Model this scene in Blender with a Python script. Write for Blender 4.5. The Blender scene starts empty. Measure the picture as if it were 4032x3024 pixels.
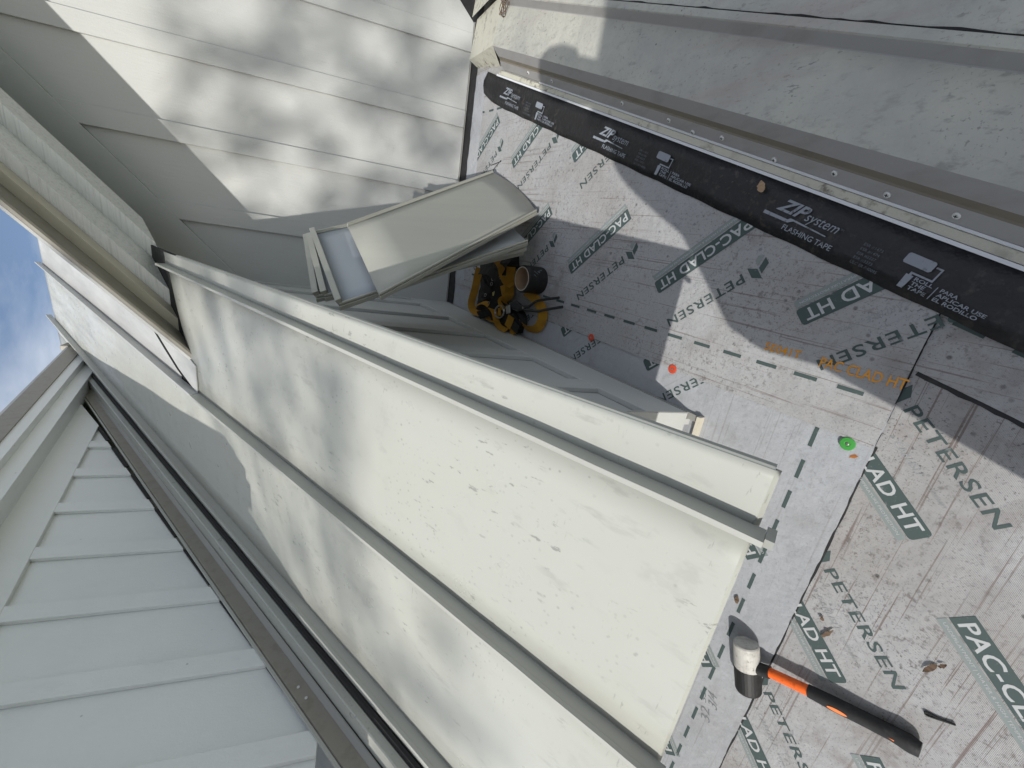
import bpy, bmesh, math, random
from mathutils import Vector, Matrix

# ------------------------------------------------------------------ camera, sky, sun, exposure
S = bpy.context.scene
COL = S.collection
cam_d = bpy.data.cameras.new("camera")
cam = bpy.data.objects.new("camera", cam_d)
COL.objects.link(cam)
S.camera = cam
right = Vector((0.15179, -0.28749, -0.94568))
up = Vector((0.93553, 0.35054, 0.04360))
back = Vector((0.31897, -0.89133, 0.32216))
cam.matrix_world = Matrix(((right.x, up.x, back.x, 0), (right.y, up.y, back.y, 0), (right.z, up.z, back.z, 0), (0, 0, 0, 1)))
cam_d.sensor_fit = 'HORIZONTAL'
cam_d.sensor_width = 36
cam_d.lens = 14.507
cam_d.clip_start = 0.01
cam_d.clip_end = 2000

SUN = Vector((0.34, 1.0, -0.544)).normalized()      # the way the light travels
sun_d = bpy.data.lights.new("sun", 'SUN')
sun_d.energy = 4.1
sun_d.angle = math.radians(0.5)
sun_d.color = (1.0, 0.965, 0.90)
sun = bpy.data.objects.new("sun", sun_d)
COL.objects.link(sun)
sun.rotation_euler = SUN.to_track_quat('-Z', 'Y').to_euler()
sun.location = (-6, -16, 12)

W = bpy.data.worlds.new("World")
S.world = W
W.use_nodes = True
wn, wl = W.node_tree.nodes, W.node_tree.links
wn.clear()
sky = wn.new('ShaderNodeTexSky')
sky.sky_type = 'NISHITA'
sky.sun_disc = False
sky.sun_elevation = math.asin(-SUN.z)
sky.sun_rotation = math.atan2(-SUN.x, -SUN.y)
sky.altitude = 100
bg = wn.new('ShaderNodeBackground')
bg.inputs['Strength'].default_value = 0.15
out = wn.new('ShaderNodeOutputWorld')
tc = wn.new('ShaderNodeTexCoord')
mp = wn.new('ShaderNodeMapping')
mp.inputs['Scale'].default_value = (1.0, 1.0, 2.6)
nz = wn.new('ShaderNodeTexNoise')
nz.inputs['Scale'].default_value = 3.2
nz.inputs['Detail'].default_value = 7
nz.inputs['Roughness'].default_value = 0.52
nz.inputs['Distortion'].default_value = 0.35
rp = wn.new('ShaderNodeValToRGB')
rp.color_ramp.elements[0].position = 0.30
rp.color_ramp.elements[0].color = (0.03, 0.03, 0.03, 1)
rp.color_ramp.elements[1].position = 0.72
rp.color_ramp.elements[1].color = (0.85, 0.85, 0.85, 1)
mx = wn.new('ShaderNodeMix')
mx.data_type = 'RGBA'
mx.inputs['B'].default_value = (7.2, 7.4, 7.7, 1)
wl.new(tc.outputs['Generated'], mp.inputs['Vector'])
wl.new(mp.outputs['Vector'], nz.inputs['Vector'])
wl.new(nz.outputs['Fac'], rp.inputs['Fac'])
wl.new(rp.outputs['Color'], mx.inputs['Factor'])
wl.new(sky.outputs['Color'], mx.inputs['A'])
wl.new(mx.outputs['Result'], bg.inputs['Color'])
wl.new(bg.outputs['Background'], out.inputs['Surface'])

S.view_settings.view_transform = 'Standard'
S.view_settings.look = 'None'
S.view_settings.gamma = 1
S.view_settings.use_curve_mapping = False
S.view_settings.exposure = 0.0

# ------------------------------------------------------------------ planes of the place
AL, BE = math.radians(35.923), math.radians(16.881)
tA, tB = math.tan(AL), math.tan(BE)
A0, B0 = -0.6993, -1.25
def zA(y): return tA * y + A0
def zB(y): return tB * y + B0
nA = Vector((0, -math.sin(AL), math.cos(AL)))
nB = Vector((0, -math.sin(BE), math.cos(BE)))
def PA(x, y, h=0.0): return Vector((x, y, zA(y))) + nA * h          # on the steep metal roof
def PB(x, v, h=0.0):                                                # on the low roof; v runs up the slope
    return Vector((x, v * math.cos(BE), B0 + v * math.sin(BE))) + nB * h
TH = math.radians(19.4)                                             # direction of the old roof's edge
Tt, Tn = (math.sin(TH), math.cos(TH)), (math.cos(TH), -math.sin(TH))
W0 = Tn[0] * 0.465 - Tn[1] * 0 + Tn[1] * 1.863
def PD(w, t, h=0.0):                                                # along / across the old roof's edge
    a = w + W0
    x, y = Tn[0] * a + Tt[0] * t, Tn[1] * a + Tt[1] * t
    return Vector((x, y, zB(y))) + nB * h
rnd = random.Random(7)

# ------------------------------------------------------------------ materials
MATS = {}
def nodes(name):
    m = bpy.data.materials.new(name)
    m.use_nodes = True
    nt = m.node_tree
    return m, nt, nt.nodes['Principled BSDF']
def mk(name, col, rough=0.6, layers=(), bump=None, spec=0.4, metal=0.0, rough_var=0.0):
    """layers: (kind, scale xyz, detail, lo, hi, colour, strength); kind 'n' noise, 'v' small spots, 'w' weave"""
    m, nt, b = nodes(name)
    N, Lk = nt.nodes, nt.links
    b.inputs['Roughness'].default_value = rough
    b.inputs['Specular IOR Level'].default_value = spec
    b.inputs['Metallic'].default_value = metal
    cur = None
    tcn = N.new('ShaderNodeTexCoord')
    def fac(kind, sc, det, lo, hi):
        mpn = N.new('ShaderNodeMapping')
        mpn.inputs['Scale'].default_value = sc
        mpn.inputs['Location'].default_value = (rnd.random() * 5, rnd.random() * 5, rnd.random() * 5)
        Lk.new(tcn.outputs['Object'], mpn.inputs['Vector'])
        if kind[0] == 'v':
            t = N.new('ShaderNodeTexVoronoi')
            t.inputs['Scale'].default_value = 1
            o = t.outputs['Distance']
        elif kind[0] == 'w':
            t1 = N.new('ShaderNodeTexWave'); t1.bands_direction = 'X'
            t2 = N.new('ShaderNodeTexWave'); t2.bands_direction = 'Y'
            for t in (t1, t2):
                t.inputs['Scale'].default_value = 1
                t.inputs['Distortion'].default_value = 1.2
                t.inputs['Detail Scale'].default_value = 0.3
                Lk.new(mpn.outputs['Vector'], t.inputs['Vector'])
            mm = N.new('ShaderNodeMath'); mm.operation = 'MULTIPLY'
            Lk.new(t1.outputs['Fac'], mm.inputs[0]); Lk.new(t2.outputs['Fac'], mm.inputs[1])
            t = None; o = mm.outputs[0]
        else:
            t = N.new('ShaderNodeTexNoise')
            t.inputs['Scale'].default_value = 1
            t.inputs['Detail'].default_value = det
            t.inputs['Roughness'].default_value = 0.62
            o = t.outputs['Fac']
        if t is not None:
            Lk.new(mpn.outputs['Vector'], t.inputs['Vector'])
        r = N.new('ShaderNodeMapRange')
        r.inputs['From Min'].default_value = lo
        r.inputs['From Max'].default_value = hi
        Lk.new(o, r.inputs['Value'])
        return r.outputs['Result']
    def grad(lo, hi):
        sx = N.new('ShaderNodeSeparateXYZ'); Lk.new(tcn.outputs['Object'], sx.inputs[0])
        r = N.new('ShaderNodeMapRange'); r.inputs['From Min'].default_value = lo; r.inputs['From Max'].default_value = hi
        Lk.new(sx.outputs['Y'], r.inputs['Value'])
        return r.outputs['Result']
    base = N.new('ShaderNodeRGB')
    base.outputs[0].default_value = (*col, 1)
    cur = base.outputs[0]
    for L in layers:
        kind, sc, det, lo, hi, c, st = L[:7]
        f = fac(kind, sc if isinstance(sc, tuple) else (sc, sc, sc), det, lo, hi)
        if len(L) > 7:                                             # a second, coarse mask
            if L[7][0] == 'g': g = grad(L[7][1], L[7][2])
            else: g = fac('n', L[7][0] if isinstance(L[7][0], tuple) else (L[7][0],) * 3, 3, L[7][1], L[7][2])
            mm = N.new('ShaderNodeMath'); mm.operation = 'MULTIPLY'
            Lk.new(f, mm.inputs[0]); Lk.new(g, mm.inputs[1]); f = mm.outputs[0]
        mm = N.new('ShaderNodeMath'); mm.operation = 'MULTIPLY'
        mm.inputs[1].default_value = st
        Lk.new(f, mm.inputs[0])
        x = N.new('ShaderNodeMix'); x.data_type = 'RGBA'
        x.inputs['B'].default_value = (*c, 1)
        Lk.new(mm.outputs[0], x.inputs['Factor']); Lk.new(cur, x.inputs['A'])
        cur = x.outputs['Result']
    Lk.new(cur, b.inputs['Base Color'])
    if bump:
        prev = None
        for kind, sc, det, dist in bump:
            f = fac(kind, sc if isinstance(sc, tuple) else (sc, sc, sc), det, 0, 1)
            bp = N.new('ShaderNodeBump')
            bp.inputs['Strength'].default_value = 1
            bp.inputs['Distance'].default_value = dist
            Lk.new(f, bp.inputs['Height'])
            if prev: Lk.new(prev, bp.inputs['Normal'])
            prev = bp.outputs['Normal']
        Lk.new(prev, b.inputs['Normal'])
    if rough_var:
        f = fac('n', (9, 9, 9), 4, 0.3, 0.7)
        r = N.new('ShaderNodeMapRange')
        r.inputs['To Min'].default_value = rough - rough_var
        r.inputs['To Max'].default_value = rough + rough_var
        Lk.new(f, r.inputs['Value']); Lk.new(r.outputs['Result'], b.inputs['Roughness'])
    return m

GREY = (0.22, 0.22, 0.20)
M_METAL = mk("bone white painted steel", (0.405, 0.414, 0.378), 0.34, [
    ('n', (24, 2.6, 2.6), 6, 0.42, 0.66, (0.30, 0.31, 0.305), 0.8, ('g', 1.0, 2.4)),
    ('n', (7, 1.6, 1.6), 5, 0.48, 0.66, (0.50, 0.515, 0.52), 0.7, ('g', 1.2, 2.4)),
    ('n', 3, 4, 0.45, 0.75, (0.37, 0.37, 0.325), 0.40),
    ('n', (30, 9, 9), 6, 0.59, 0.68, GREY, 0.42, (2.6, 0.46, 0.62)),
    ('v', 62, 0, 0.24, 0.12, GREY, 0.60, (4.5, 0.50, 0.64)),
    ('v', 38, 0, 0.13, 0.06, (0.16, 0.16, 0.15), 0.45, (4.1, 0.53, 0.62)),
    ('n', (70, 24, 24), 8, 0.615, 0.65, (0.15, 0.15, 0.14), 0.60, (4.2, 0.47, 0.58)),
    ('n', (30, 130, 130), 6, 0.64, 0.67, (0.17, 0.17, 0.16), 0.50, (3.6, 0.46, 0.58)),
    ('n', (16, 11, 11), 7, 0.56, 0.64, (0.27, 0.27, 0.25), 0.30, (2.9, 0.48, 0.60))],
    bump=[('n', (4, 0.7, 0.7), 2, 0.006)], rough_var=0.08)
M_METAL_OLD = mk("weathered white painted steel", (0.41, 0.415, 0.405), 0.45, [
    ('n', (16, 2.2, 2.2), 6, 0.45, 0.72, (0.30, 0.30, 0.29), 0.6),
    ('n', (5, 1.1, 1.1), 4, 0.50, 0.72, (0.58, 0.59, 0.57), 0.5),
    ('n', (60, 30, 30), 6, 0.60, 0.75, (0.30, 0.29, 0.26), 0.4)],
    bump=[('n', (4, 0.8, 0.8), 2, 0.006)])
M_SEAM = mk("bone white seam steel", (0.39, 0.394, 0.362), 0.4, [
    ('n', (20, 6, 6), 5, 0.5, 0.75, (0.34, 0.33, 0.30), 0.4)])
M_STACK = mk("loose panel steel", (0.41, 0.41, 0.36), 0.42, [
    ('n', (2.2, 14, 2.2), 3, 0.42, 0.66, (0.37, 0.37, 0.33), 0.5)])
M_STACKB = mk("loose panel bluish film", (0.42, 0.45, 0.48), 0.35, [
    ('n', (2.2, 14, 2.2), 3, 0.42, 0.66, (0.40, 0.43, 0.47), 0.5)])
M_SIDING = mk("white painted siding", (0.45, 0.458, 0.446), 0.6, [
    ('n', 2.2, 4, 0.45, 0.75, (0.40, 0.41, 0.40), 0.5),
    ('n', (40, 40, 3), 4, 0.62, 0.8, (0.5, 0.5, 0.47), 0.12),
    ('v', 13, 0, 0.035, 0.015, (0.2, 0.2, 0.2), 0.5)],
    bump=[('n', (90, 90, 12), 4, 0.0012), ('n', (220, 220, 220), 2, 0.0005)])
M_SIDE2 = mk("white painted siding old", (0.70, 0.72, 0.705), 0.6, [
    ('n', 2.0, 5, 0.45, 0.75, (0.61, 0.63, 0.62), 0.5),
    ('n', (30, 7, 3), 6, 0.62, 0.75, (0.42, 0.435, 0.445), 0.3),
    ('v', 9, 0, 0.04, 0.02, (0.2, 0.2, 0.2), 0.5)],
    bump=[('n', (90, 30, 12), 4, 0.0015), ('n', (200, 200, 200), 2, 0.0006)])
M_TRIM = mk("white wood grained trim", (0.74, 0.75, 0.735), 0.55, [
    ('n', (5, 60, 120), 5, 0.5, 0.75, (0.40, 0.41, 0.40), 0.6)],
    bump=[('n', (6, 90, 160), 4, 0.004)])
M_CREAM = mk("cream metal trim", (0.55, 0.51, 0.42), 0.35, [
    ('n', (3, 20, 20), 5, 0.5, 0.8, (0.45, 0.40, 0.31), 0.4)])
M_BROWN = mk("taupe metal edge", (0.25, 0.235, 0.20), 0.5, [
    ('n', (3, 25, 25), 5, 0.5, 0.75, (0.16, 0.14, 0.11), 0.6)])
M_FLASH = mk("grey metal flashing", (0.27, 0.265, 0.245), 0.45, [
    ('n', (12, 4, 4), 5, 0.5, 0.75, (0.19, 0.185, 0.17), 0.5)])
M_BLACK = mk("black membrane", (0.018, 0.018, 0.019), 0.7, [('n', 30, 4, 0.5, 0.7, (0.05, 0.05, 0.05), 0.5)])
DIRT = (0.17, 0.135, 0.115)
def sheet_mat(name, lines, dirt, base=(0.42, 0.425, 0.435)):
    return mk(name, base, 0.75, [
        ('w', (175, 175, 1), 0, 0.30, 0.9, (0.20, 0.205, 0.215), 0.62, (2.2, 0.34, 0.58)),
        ('n', 2.4, 6, 0.42, 0.66, (0.30, 0.28, 0.265), 0.62 * dirt),
        ('n', 13, 9, 0.48, 0.68, DIRT, 0.62 * dirt, (1.7, 0.40, 0.62)),
        ('n', 75, 8, 0.55, 0.65, (0.10, 0.083, 0.077), 0.62 * dirt, (2.9, 0.40, 0.62)),
        ('n', 170, 4, 0.59, 0.66, (0.07, 0.06, 0.06), 0.70 * dirt, (4.2, 0.38, 0.58)),
        ('n', 260, 2, 0.60, 0.70, (0.14, 0.13, 0.13), 0.65 * dirt),
        ('n', lines, 3, 0.60, 0.645, (0.16, 0.12, 0.105), 0.75 * dirt, (1.9, 0.34, 0.54)),
        ('v', 21, 0, 0.12, 0.06, (0.035, 0.03, 0.03), 0.7 * dirt, (2.7, 0.46, 0.58))],
        bump=[('w', (175, 175, 1), 0, 0.0007), ('n', 4, 4, 0.016), ('n', 70, 4, 0.0015)], spec=0.3)
M_SHEET_V = sheet_mat("printed underlayment A", (150, 2.0, 2.0), 0.85)
M_SHEET_X = sheet_mat("printed underlayment B", (2.0, 150, 150), 1.0)
M_SHEET_C = sheet_mat("printed underlayment clean", (2.0, 150, 150), 0.33, (0.42, 0.438, 0.468))
def ink(name, col, wear):
    return mk(name, col, 0.65, [('n', 60, 6, 0.60, 0.72, (0.34, 0.34, 0.34), wear), ('w', (190, 190, 1), 0, 0.5, 0.95, (0.30, 0.31, 0.31), 0.3 * wear)], spec=0.3)
M_INK = ink("dark green ink", (0.052, 0.078, 0.076), 0.5)
M_INK2 = ink("pale green ink", (0.21, 0.24, 0.238), 0.4)
M_INK3 = ink("faint grey ink", (0.30, 0.315, 0.32), 0.6)
M_INKW = ink("bare sheet in print", (0.42, 0.43, 0.44), 0.4)
M_ORANGE_INK = mk("orange ink", (0.72, 0.30, 0.015), 0.6, [('n', 120, 4, 0.52, 0.66, (0.42, 0.36, 0.28), 0.5)])
M_PENCIL = mk("pencil", (0.17, 0.18, 0.19), 0.6)
M_RUST = mk("rust stain", (0.32, 0.11, 0.02), 0.8, [('n', 90, 4, 0.45, 0.65, (0.5, 0.4, 0.32), 0.6)])
M_TAPE = mk("black flashing tape", (0.012, 0.012, 0.014), 0.42, [
    ('n', 45, 7, 0.55, 0.70, (0.085, 0.072, 0.06), 0.75, (2.3, 0.40, 0.60)),
    ('n', 170, 4, 0.64, 0.72, (0.16, 0.15, 0.14), 0.55, (3.5, 0.44, 0.6))],
    bump=[('n', 16, 4, 0.005), ('n', 90, 4, 0.0012)])
M_TAPEINK = mk("silver tape ink", (0.24, 0.265, 0.305), 0.5, [('n', 60, 6, 0.55, 0.68, (0.03, 0.03, 0.03), 0.8)])
M_TAPEINK2 = mk("faint tape ink", (0.10, 0.115, 0.135), 0.5, [('n', 60, 6, 0.5, 0.68, (0.02, 0.02, 0.02), 0.8)])
M_LINER = mk("white tape liner", (0.66, 0.68, 0.72), 0.5)
M_OLDPAN = mk("dirty old roof paint", (0.44, 0.437, 0.39), 0.55, [
    ('n', 3, 6, 0.38, 0.66, (0.30, 0.305, 0.29), 0.8),
    ('n', (46, 22, 22), 8, 0.55, 0.66, (0.16, 0.16, 0.15), 0.5, (2.3, 0.36, 0.60)),
    ('n', (130, 40, 40), 6, 0.60, 0.66, (0.075, 0.07, 0.068), 0.6, (3, 0.42, 0.58)),
    ('n', 140, 4, 0.60, 0.68, (0.13, 0.13, 0.12), 0.6, (3.5, 0.40, 0.6)),
    ('v', 34, 0, 0.11, 0.05, (0.035, 0.035, 0.035), 0.8, (2.1, 0.46, 0.58)),
    ('n', (8, 1.2, 1.2), 4, 0.58, 0.70, (0.32, 0.27, 0.25), 0.5)],
    bump=[('n', 24, 6, 0.005), ('n', (3, 1, 1), 2, 0.012)])
M_OLDFL = mk("galvanised flange", (0.33, 0.325, 0.325), 0.5, [
    ('n', (30, 5, 5), 6, 0.5, 0.72, (0.23, 0.215, 0.20), 0.55),
    ('n', 60, 5, 0.6, 0.72, (0.40, 0.39, 0.37), 0.35)])
M_OLDTAN = mk("tan flange fold", (0.185, 0.165, 0.13), 0.55, [('n', (30, 6, 6), 5, 0.5, 0.75, (0.10, 0.09, 0.075), 0.5)])
M_CAULK = mk("dirty cream sealant strip", (0.52, 0.51, 0.43), 0.6, [
    ('n', 40, 6, 0.50, 0.64, (0.12, 0.10, 0.085), 0.85, (5, 0.44, 0.6))], bump=[('n', 40, 4, 0.003)])
M_SCREW = mk("pale screw", (0.62, 0.63, 0.63), 0.4, metal=0.3)
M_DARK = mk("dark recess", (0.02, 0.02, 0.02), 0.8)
M_WOOD = mk("pale sheathing edge", (0.50, 0.42, 0.28), 0.7)
M_RUBW = mk("white rubber", (0.50, 0.49, 0.46), 0.6, [('n', 30, 6, 0.45, 0.68, (0.24, 0.225, 0.20), 0.65), ('n', 110, 5, 0.58, 0.68, (0.09, 0.08, 0.07), 0.6)])
M_RUBB = mk("black rubber", (0.012, 0.012, 0.0125), 0.6, [('n', 30, 5, 0.55, 0.75, (0.05, 0.05, 0.05), 0.6)], bump=[('n', 160, 3, 0.0006)])
M_ORNG = mk("orange fibreglass", (0.80, 0.13, 0.015), 0.5, [('n', 60, 6, 0.52, 0.68, (0.25, 0.04, 0.01), 0.7)])
M_ORNG2 = mk("orange inset", (0.75, 0.21, 0.06), 0.55)
M_WEB = mk("yellow webbing", (0.44, 0.225, 0.01), 0.75, [('n', 9, 5, 0.42, 0.66, (0.26, 0.12, 0.01), 0.8)], bump=[('w', (400, 400, 1), 0, 0.0008)])
M_PAD = mk("black padding", (0.012, 0.011, 0.011), 0.8, bump=[('n', 25, 5, 0.012)])
M_STEEL = mk("worn steel", (0.33, 0.32, 0.30), 0.35, metal=0.8)
M_LABEL = mk("yellow label", (0.50, 0.46, 0.14), 0.6, [('n', (60, 300, 1), 3, 0.52, 0.6, (0.05, 0.05, 0.05), 0.7)])
M_CARD = mk("cardboard core", (0.36, 0.25, 0.16), 0.8)
M_PAPER = mk("pale core rim", (0.62, 0.58, 0.54), 0.7)
M_TOOL = mk("black tool steel", (0.03, 0.032, 0.035), 0.4, [('n', 50, 5, 0.55, 0.7, (0.12, 0.12, 0.12), 0.5)], metal=0.3)
M_GREEN = mk("green plastic", (0.045, 0.27, 0.045), 0.65, [('n', 50, 4, 0.5, 0.7, (0.03, 0.25, 0.03), 0.5)])
M_RED = mk("red plastic", (0.50, 0.055, 0.02), 0.65, [('n', 50, 4, 0.5, 0.7, (0.45, 0.05, 0.02), 0.5)])
M_LEAF = mk("dry brown leaf", (0.115, 0.075, 0.048), 0.8)
M_BARK = mk("bark", (0.11, 0.085, 0.065), 0.9, [('n', (20, 20, 3), 5, 0.4, 0.7, (0.05, 0.04, 0.03), 0.8)])
M_CROWN = mk("tree leaves", (0.055, 0.085, 0.03), 0.7, [('n', 2, 4, 0.4, 0.7, (0.09, 0.10, 0.035), 0.7)])
M_GRASS = mk("lawn", (0.07, 0.10, 0.035), 0.9, [('n', 0.8, 6, 0.4, 0.7, (0.11, 0.12, 0.05), 0.7)])
M_BRICK = mk("chimney brick", (0.30, 0.13, 0.09), 0.85, [('n', (6, 6, 14), 5, 0.4, 0.7, (0.20, 0.09, 0.07), 0.7)])
M_STONE = mk("cap stone", (0.42, 0.41, 0.39), 0.8)
M_DENIM = mk("denim", (0.035, 0.05, 0.09), 0.85)
M_COAT = mk("work jacket", (0.10, 0.10, 0.105), 0.85)
M_SKIN = mk("skin", (0.45, 0.26, 0.18), 0.55)
M_BOOT = mk("brown boots", (0.12, 0.07, 0.04), 0.7)
M_PHONE = mk("phone glass", (0.02, 0.02, 0.022), 0.2)

# ------------------------------------------------------------------ building helpers
WORLD = {}
def tag(o, label, cat, group=None):
    o["label"] = label
    o["category"] = cat
    o["kind"] = "thing"
    if group: o["group"] = group
    return o
def thing(name, loc, label, cat, group=None):
    o = bpy.data.objects.new(name, None)
    o.empty_display_size = 0.1
    COL.objects.link(o)
    o.location = loc
    WORLD[o.name] = Vector(loc)
    o["kind"] = "thing"
    return tag(o, label, cat, group)

class MB:
    """collects faces, points in scene metres, and links them as one mesh object"""
    def __init__(s):
        s.v, s.f, s.m = [], [], []
    def face(s, pts, mi=0):
        i = len(s.v)
        s.v += [Vector(p) for p in pts]
        s.f.append(tuple(range(i, i + len(pts))))
        s.m.append(mi)
    def prism(s, poly, vec, mi=0):
        vec = Vector(vec)
        poly = [Vector(p) for p in poly]
        n = len(poly); i = len(s.v)
        s.v += poly + [p + vec for p in poly]
        s.f.append(tuple(i + k for k in range(n - 1, -1, -1)))
        s.f.append(tuple(i + n + k for k in range(n)))
        for k in range(n):
            s.f.append((i + k, i + (k + 1) % n, i + n + (k + 1) % n, i + n + k))
        s.m += [mi] * (n + 2)
        return s
    def loft(s, rings, mi=0, close=True, caps=True):
        i0 = len(s.v); n = len(rings[0])
        for r in rings: s.v += [Vector(p) for p in r]
        for a in range(len(rings) - 1):
            for k in range(n if close else n - 1):
                k2 = (k + 1) % n
                s.f.append((i0 + a * n + k, i0 + a * n + k2, i0 + (a + 1) * n + k2, i0 + (a + 1) * n + k)); s.m.append(mi)
        if caps and close:
            s.f.append(tuple(i0 + k for k in range(n - 1, -1, -1))); s.m.append(mi)
            e = i0 + (len(rings) - 1) * n
            s.f.append(tuple(e + k for k in range(n))); s.m.append(mi)
        return s
    def tube(s, pts, r, seg=8, mi=0, up=(0, 0, 1)):
        pts = [Vector(p) for p in pts]
        if not hasattr(r, '__len__'): r = [r] * len(pts)
        rings = []
        for k, p in enumerate(pts):
            d = (pts[min(k + 1, len(pts) - 1)] - pts[max(k - 1, 0)]).normalized()
            a = d.cross(Vector(up))
            if a.length < 1e-4: a = d.cross(Vector((1, 0, 0)))
            a.normalize(); b = a.cross(d)
            rings.append([p + a * r[k] * math.cos(q * 2 * math.pi / seg) + b * r[k] * math.sin(q * 2 * math.pi / seg) for q in range(seg)])
        return s.loft(rings, mi)
    def build(s, name, mats, parent=None, smooth=False, bevel=0, cut=None, seg=1):
        me = bpy.data.meshes.new(name)
        off = Vector((0, 0, 0))
        if parent is not None: off = WORLD[parent.name]
        me.from_pydata([p - off for p in s.v], [], s.f)
        if not isinstance(mats, (list, tuple)): mats = [mats]
        for m in mats: me.materials.append(m)
        me.polygons.foreach_set('material_index', s.m)
        bm = bmesh.new(); bm.from_mesh(me)
        bmesh.ops.recalc_face_normals(bm, faces=bm.faces)
        if cut:
            for co, no in cut:
                r = bmesh.ops.bisect_plane(bm, geom=bm.verts[:] + bm.edges[:] + bm.faces[:], plane_co=co - off, plane_no=no, clear_outer=True)
                bmesh.ops.holes_fill(bm, edges=[e for e in r['geom_cut'] if isinstance(e, bmesh.types.BMEdge)])
        bm.to_mesh(me); bm.free()
        if smooth:
            me.polygons.foreach_set('use_smooth', [True] * len(me.polygons))
            me.set_sharp_from_angle(angle=math.radians(38))
        o = bpy.data.objects.new(name, me)
        COL.objects.link(o)
        if parent is not None: o.parent = parent
        WORLD[o.name] = off
        if bevel:
            bv = o.modifiers.new("edge", 'BEVEL'); bv.width = bevel; bv.segments = seg; bv.limit_method = 'ANGLE'
        return o

def box(x0, x1, y0, y1, z0, z1):
    return MB().prism([(x0, y0, z0), (x1, y0, z0), (x1, y1, z0), (x0, y1, z0)], (0, 0, z1 - z0))

# ---- lettering
_txt = {}
def glyphs(body, bold=0.0, shear=0.0, spacing=1.0):
    key = (body, bold, shear, spacing)
    if key in _txt: return _txt[key]
    c = bpy.data.curves.new("lettering", 'FONT')
    c.body = body; c.size = 1; c.offset = bold; c.shear = shear; c.space_character = spacing
    c.resolution_u = 3
    o = bpy.data.objects.new("lettering", c)
    COL.objects.link(o)
    dg = bpy.context.evaluated_depsgraph_get()
    dg.update()
    me = o.evaluated_get(dg).to_mesh()
    vs = [(v.co.x, v.co.y) for v in me.vertices]
    fs = [tuple(p.vertices) for p in me.polygons]
    o.evaluated_get(dg).to_mesh_clear()
    bpy.data.objects.remove(o); bpy.data.curves.remove(c)
    xs = [a for a, b in vs]; ys = [b for a, b in vs]
    x0, y0 = min(xs), min(ys); w, h = max(xs) - x0, max(ys) - y0
    _txt[key] = ([((a - x0) / w, (b - y0) / h) for a, b in vs], fs)
    return _txt[key]
class Flat:
    """flat print, drawn in its own plane (p along the reading direction, q up, lifted by layers)"""
    def __init__(s): s.v, s.f, s.m = [], [], []
    def poly(s, pts, mi=0, h=0.0):
        i = len(s.v)
        s.v += [(p, q, h) for p, q in pts]
        s.f.append(tuple(range(i, i + len(pts)))); s.m.append(mi)
    def text(s, body, p, q, w, hgt, mi=0, h=0.0, bold=0.0, shear=0.0, spacing=1.0):
        vs, fs = glyphs(body, bold, shear, spacing)
        i = len(s.v)
        s.v += [(p + a * w, q + b * hgt, h) for a, b in vs]
        for f in fs:
            s.f.append(tuple(i + k for k in f)); s.m.append(mi)
    def mesh(s, name, mats):
        me = bpy.data.meshes.new(name)
        me.from_pydata(s.v, [], s.f)
        for m in mats: me.materials.append(m)
        me.polygons.foreach_set('material_index', s.m)
        return me
def put(name, me, parent, origin, rdir, udir):
    """a copy of a flat print, laid on the low roof"""
    o = bpy.data.objects.new(name, me)
    COL.objects.link(o)
    o.parent = parent
    r, u = Vector(rdir).normalized(), Vector(udir).normalized()
    n = r.cross(u)
    p = Vector(origin) - WORLD[parent.name]
    o.matrix_local = Matrix(((r.x, u.x, n.x, p.x), (r.y, u.y, n.y, p.y), (r.z, u.z, n.z, p.z), (0, 0, 0, 1)))
    WORLD[o.name] = WORLD[parent.name]
    return o
def dirB(deg):
    a = math.radians(deg)
    return Vector((math.cos(a), math.sin(a) * math.cos(BE), math.sin(a) * math.sin(BE)))

# ------------------------------------------------------------------ the ground far below
g = MB()
g.face([(-300, -300, -6.5), (300, -300, -6.5), (300, 300, -6.5), (-300, 300, -6.5)])
gr = g.build("ground", M_GRASS)
gr["kind"] = "structure"

# ------------------------------------------------------------------ low roof with its printed underlayment
porch = thing("low_roof", (0, 0, B0), "low slope roof deck covered in dirty white printed underlayment sheets", "roof")
d = MB()
d.prism([PB(-3.2, -2.6, -0.06), PB(3.0, -2.6, -0.06), PB(3.0, 3.1, -0.06), PB(-3.2, 3.1, -0.06)], nB * 0.0585)
d.build("roof_deck", M_WOOD, porch)
d = MB()
d.prism([PB(-3.2, -2.6, -0.9) , PB(3.0, -2.6, -0.9), PB(3.0, -2.58, -0.06), PB(-3.2, -2.58, -0.06)], (0, 0.05, 0))
d.build("fascia_board", M_TRIM, porch)

def sheet(name, poly, h, mat, jag=0.0, step=0.02, thick=0.0016):
    """a sheet on the low roof; poly in (x, v); edges subdivided and made slightly uneven"""
    pts = []
    for k in range(len(poly)):
        a, b = Vector(poly[k]), Vector(poly[(k + 1) % len(poly)])
        n = max(1, int((b - a).length / step)) if jag else 1
        d2 = (b - a).normalized() if (b - a).length else Vector((0, 0))
        nn = Vector((-d2.y, d2.x))
        for i in range(n):
            p = a + (b - a) * (i / n)
            if i: p = p + nn * rnd.uniform(-jag, jag)
            pts.append(p)
    m = MB()
    m.prism([PB(p.x, p.y, h - thick) for p in pts], nB * thick)
    return m.build(name, mat, porch)
H_BOT, H_SIDE, H_LOW, H_UP, H_MID = 0.0022, 0.0046, 0.0070, 0.0094, 0.0122
s_bot = sheet("underlayment_sheet", [(-3.1, -2.5), (2.9, -2.5), (2.9, 0.66), (-3.1, 0.66)], H_BOT, M_SHEET_X)
s_side = sheet("underlayment_sheet", [(-0.095, 0.66), (-0.165, 0.397), (-0.41, -0.55), (1.6, -0.55), (1.6, 0.66)], H_SIDE, M_SHEET_V, 0.0008)
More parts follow.
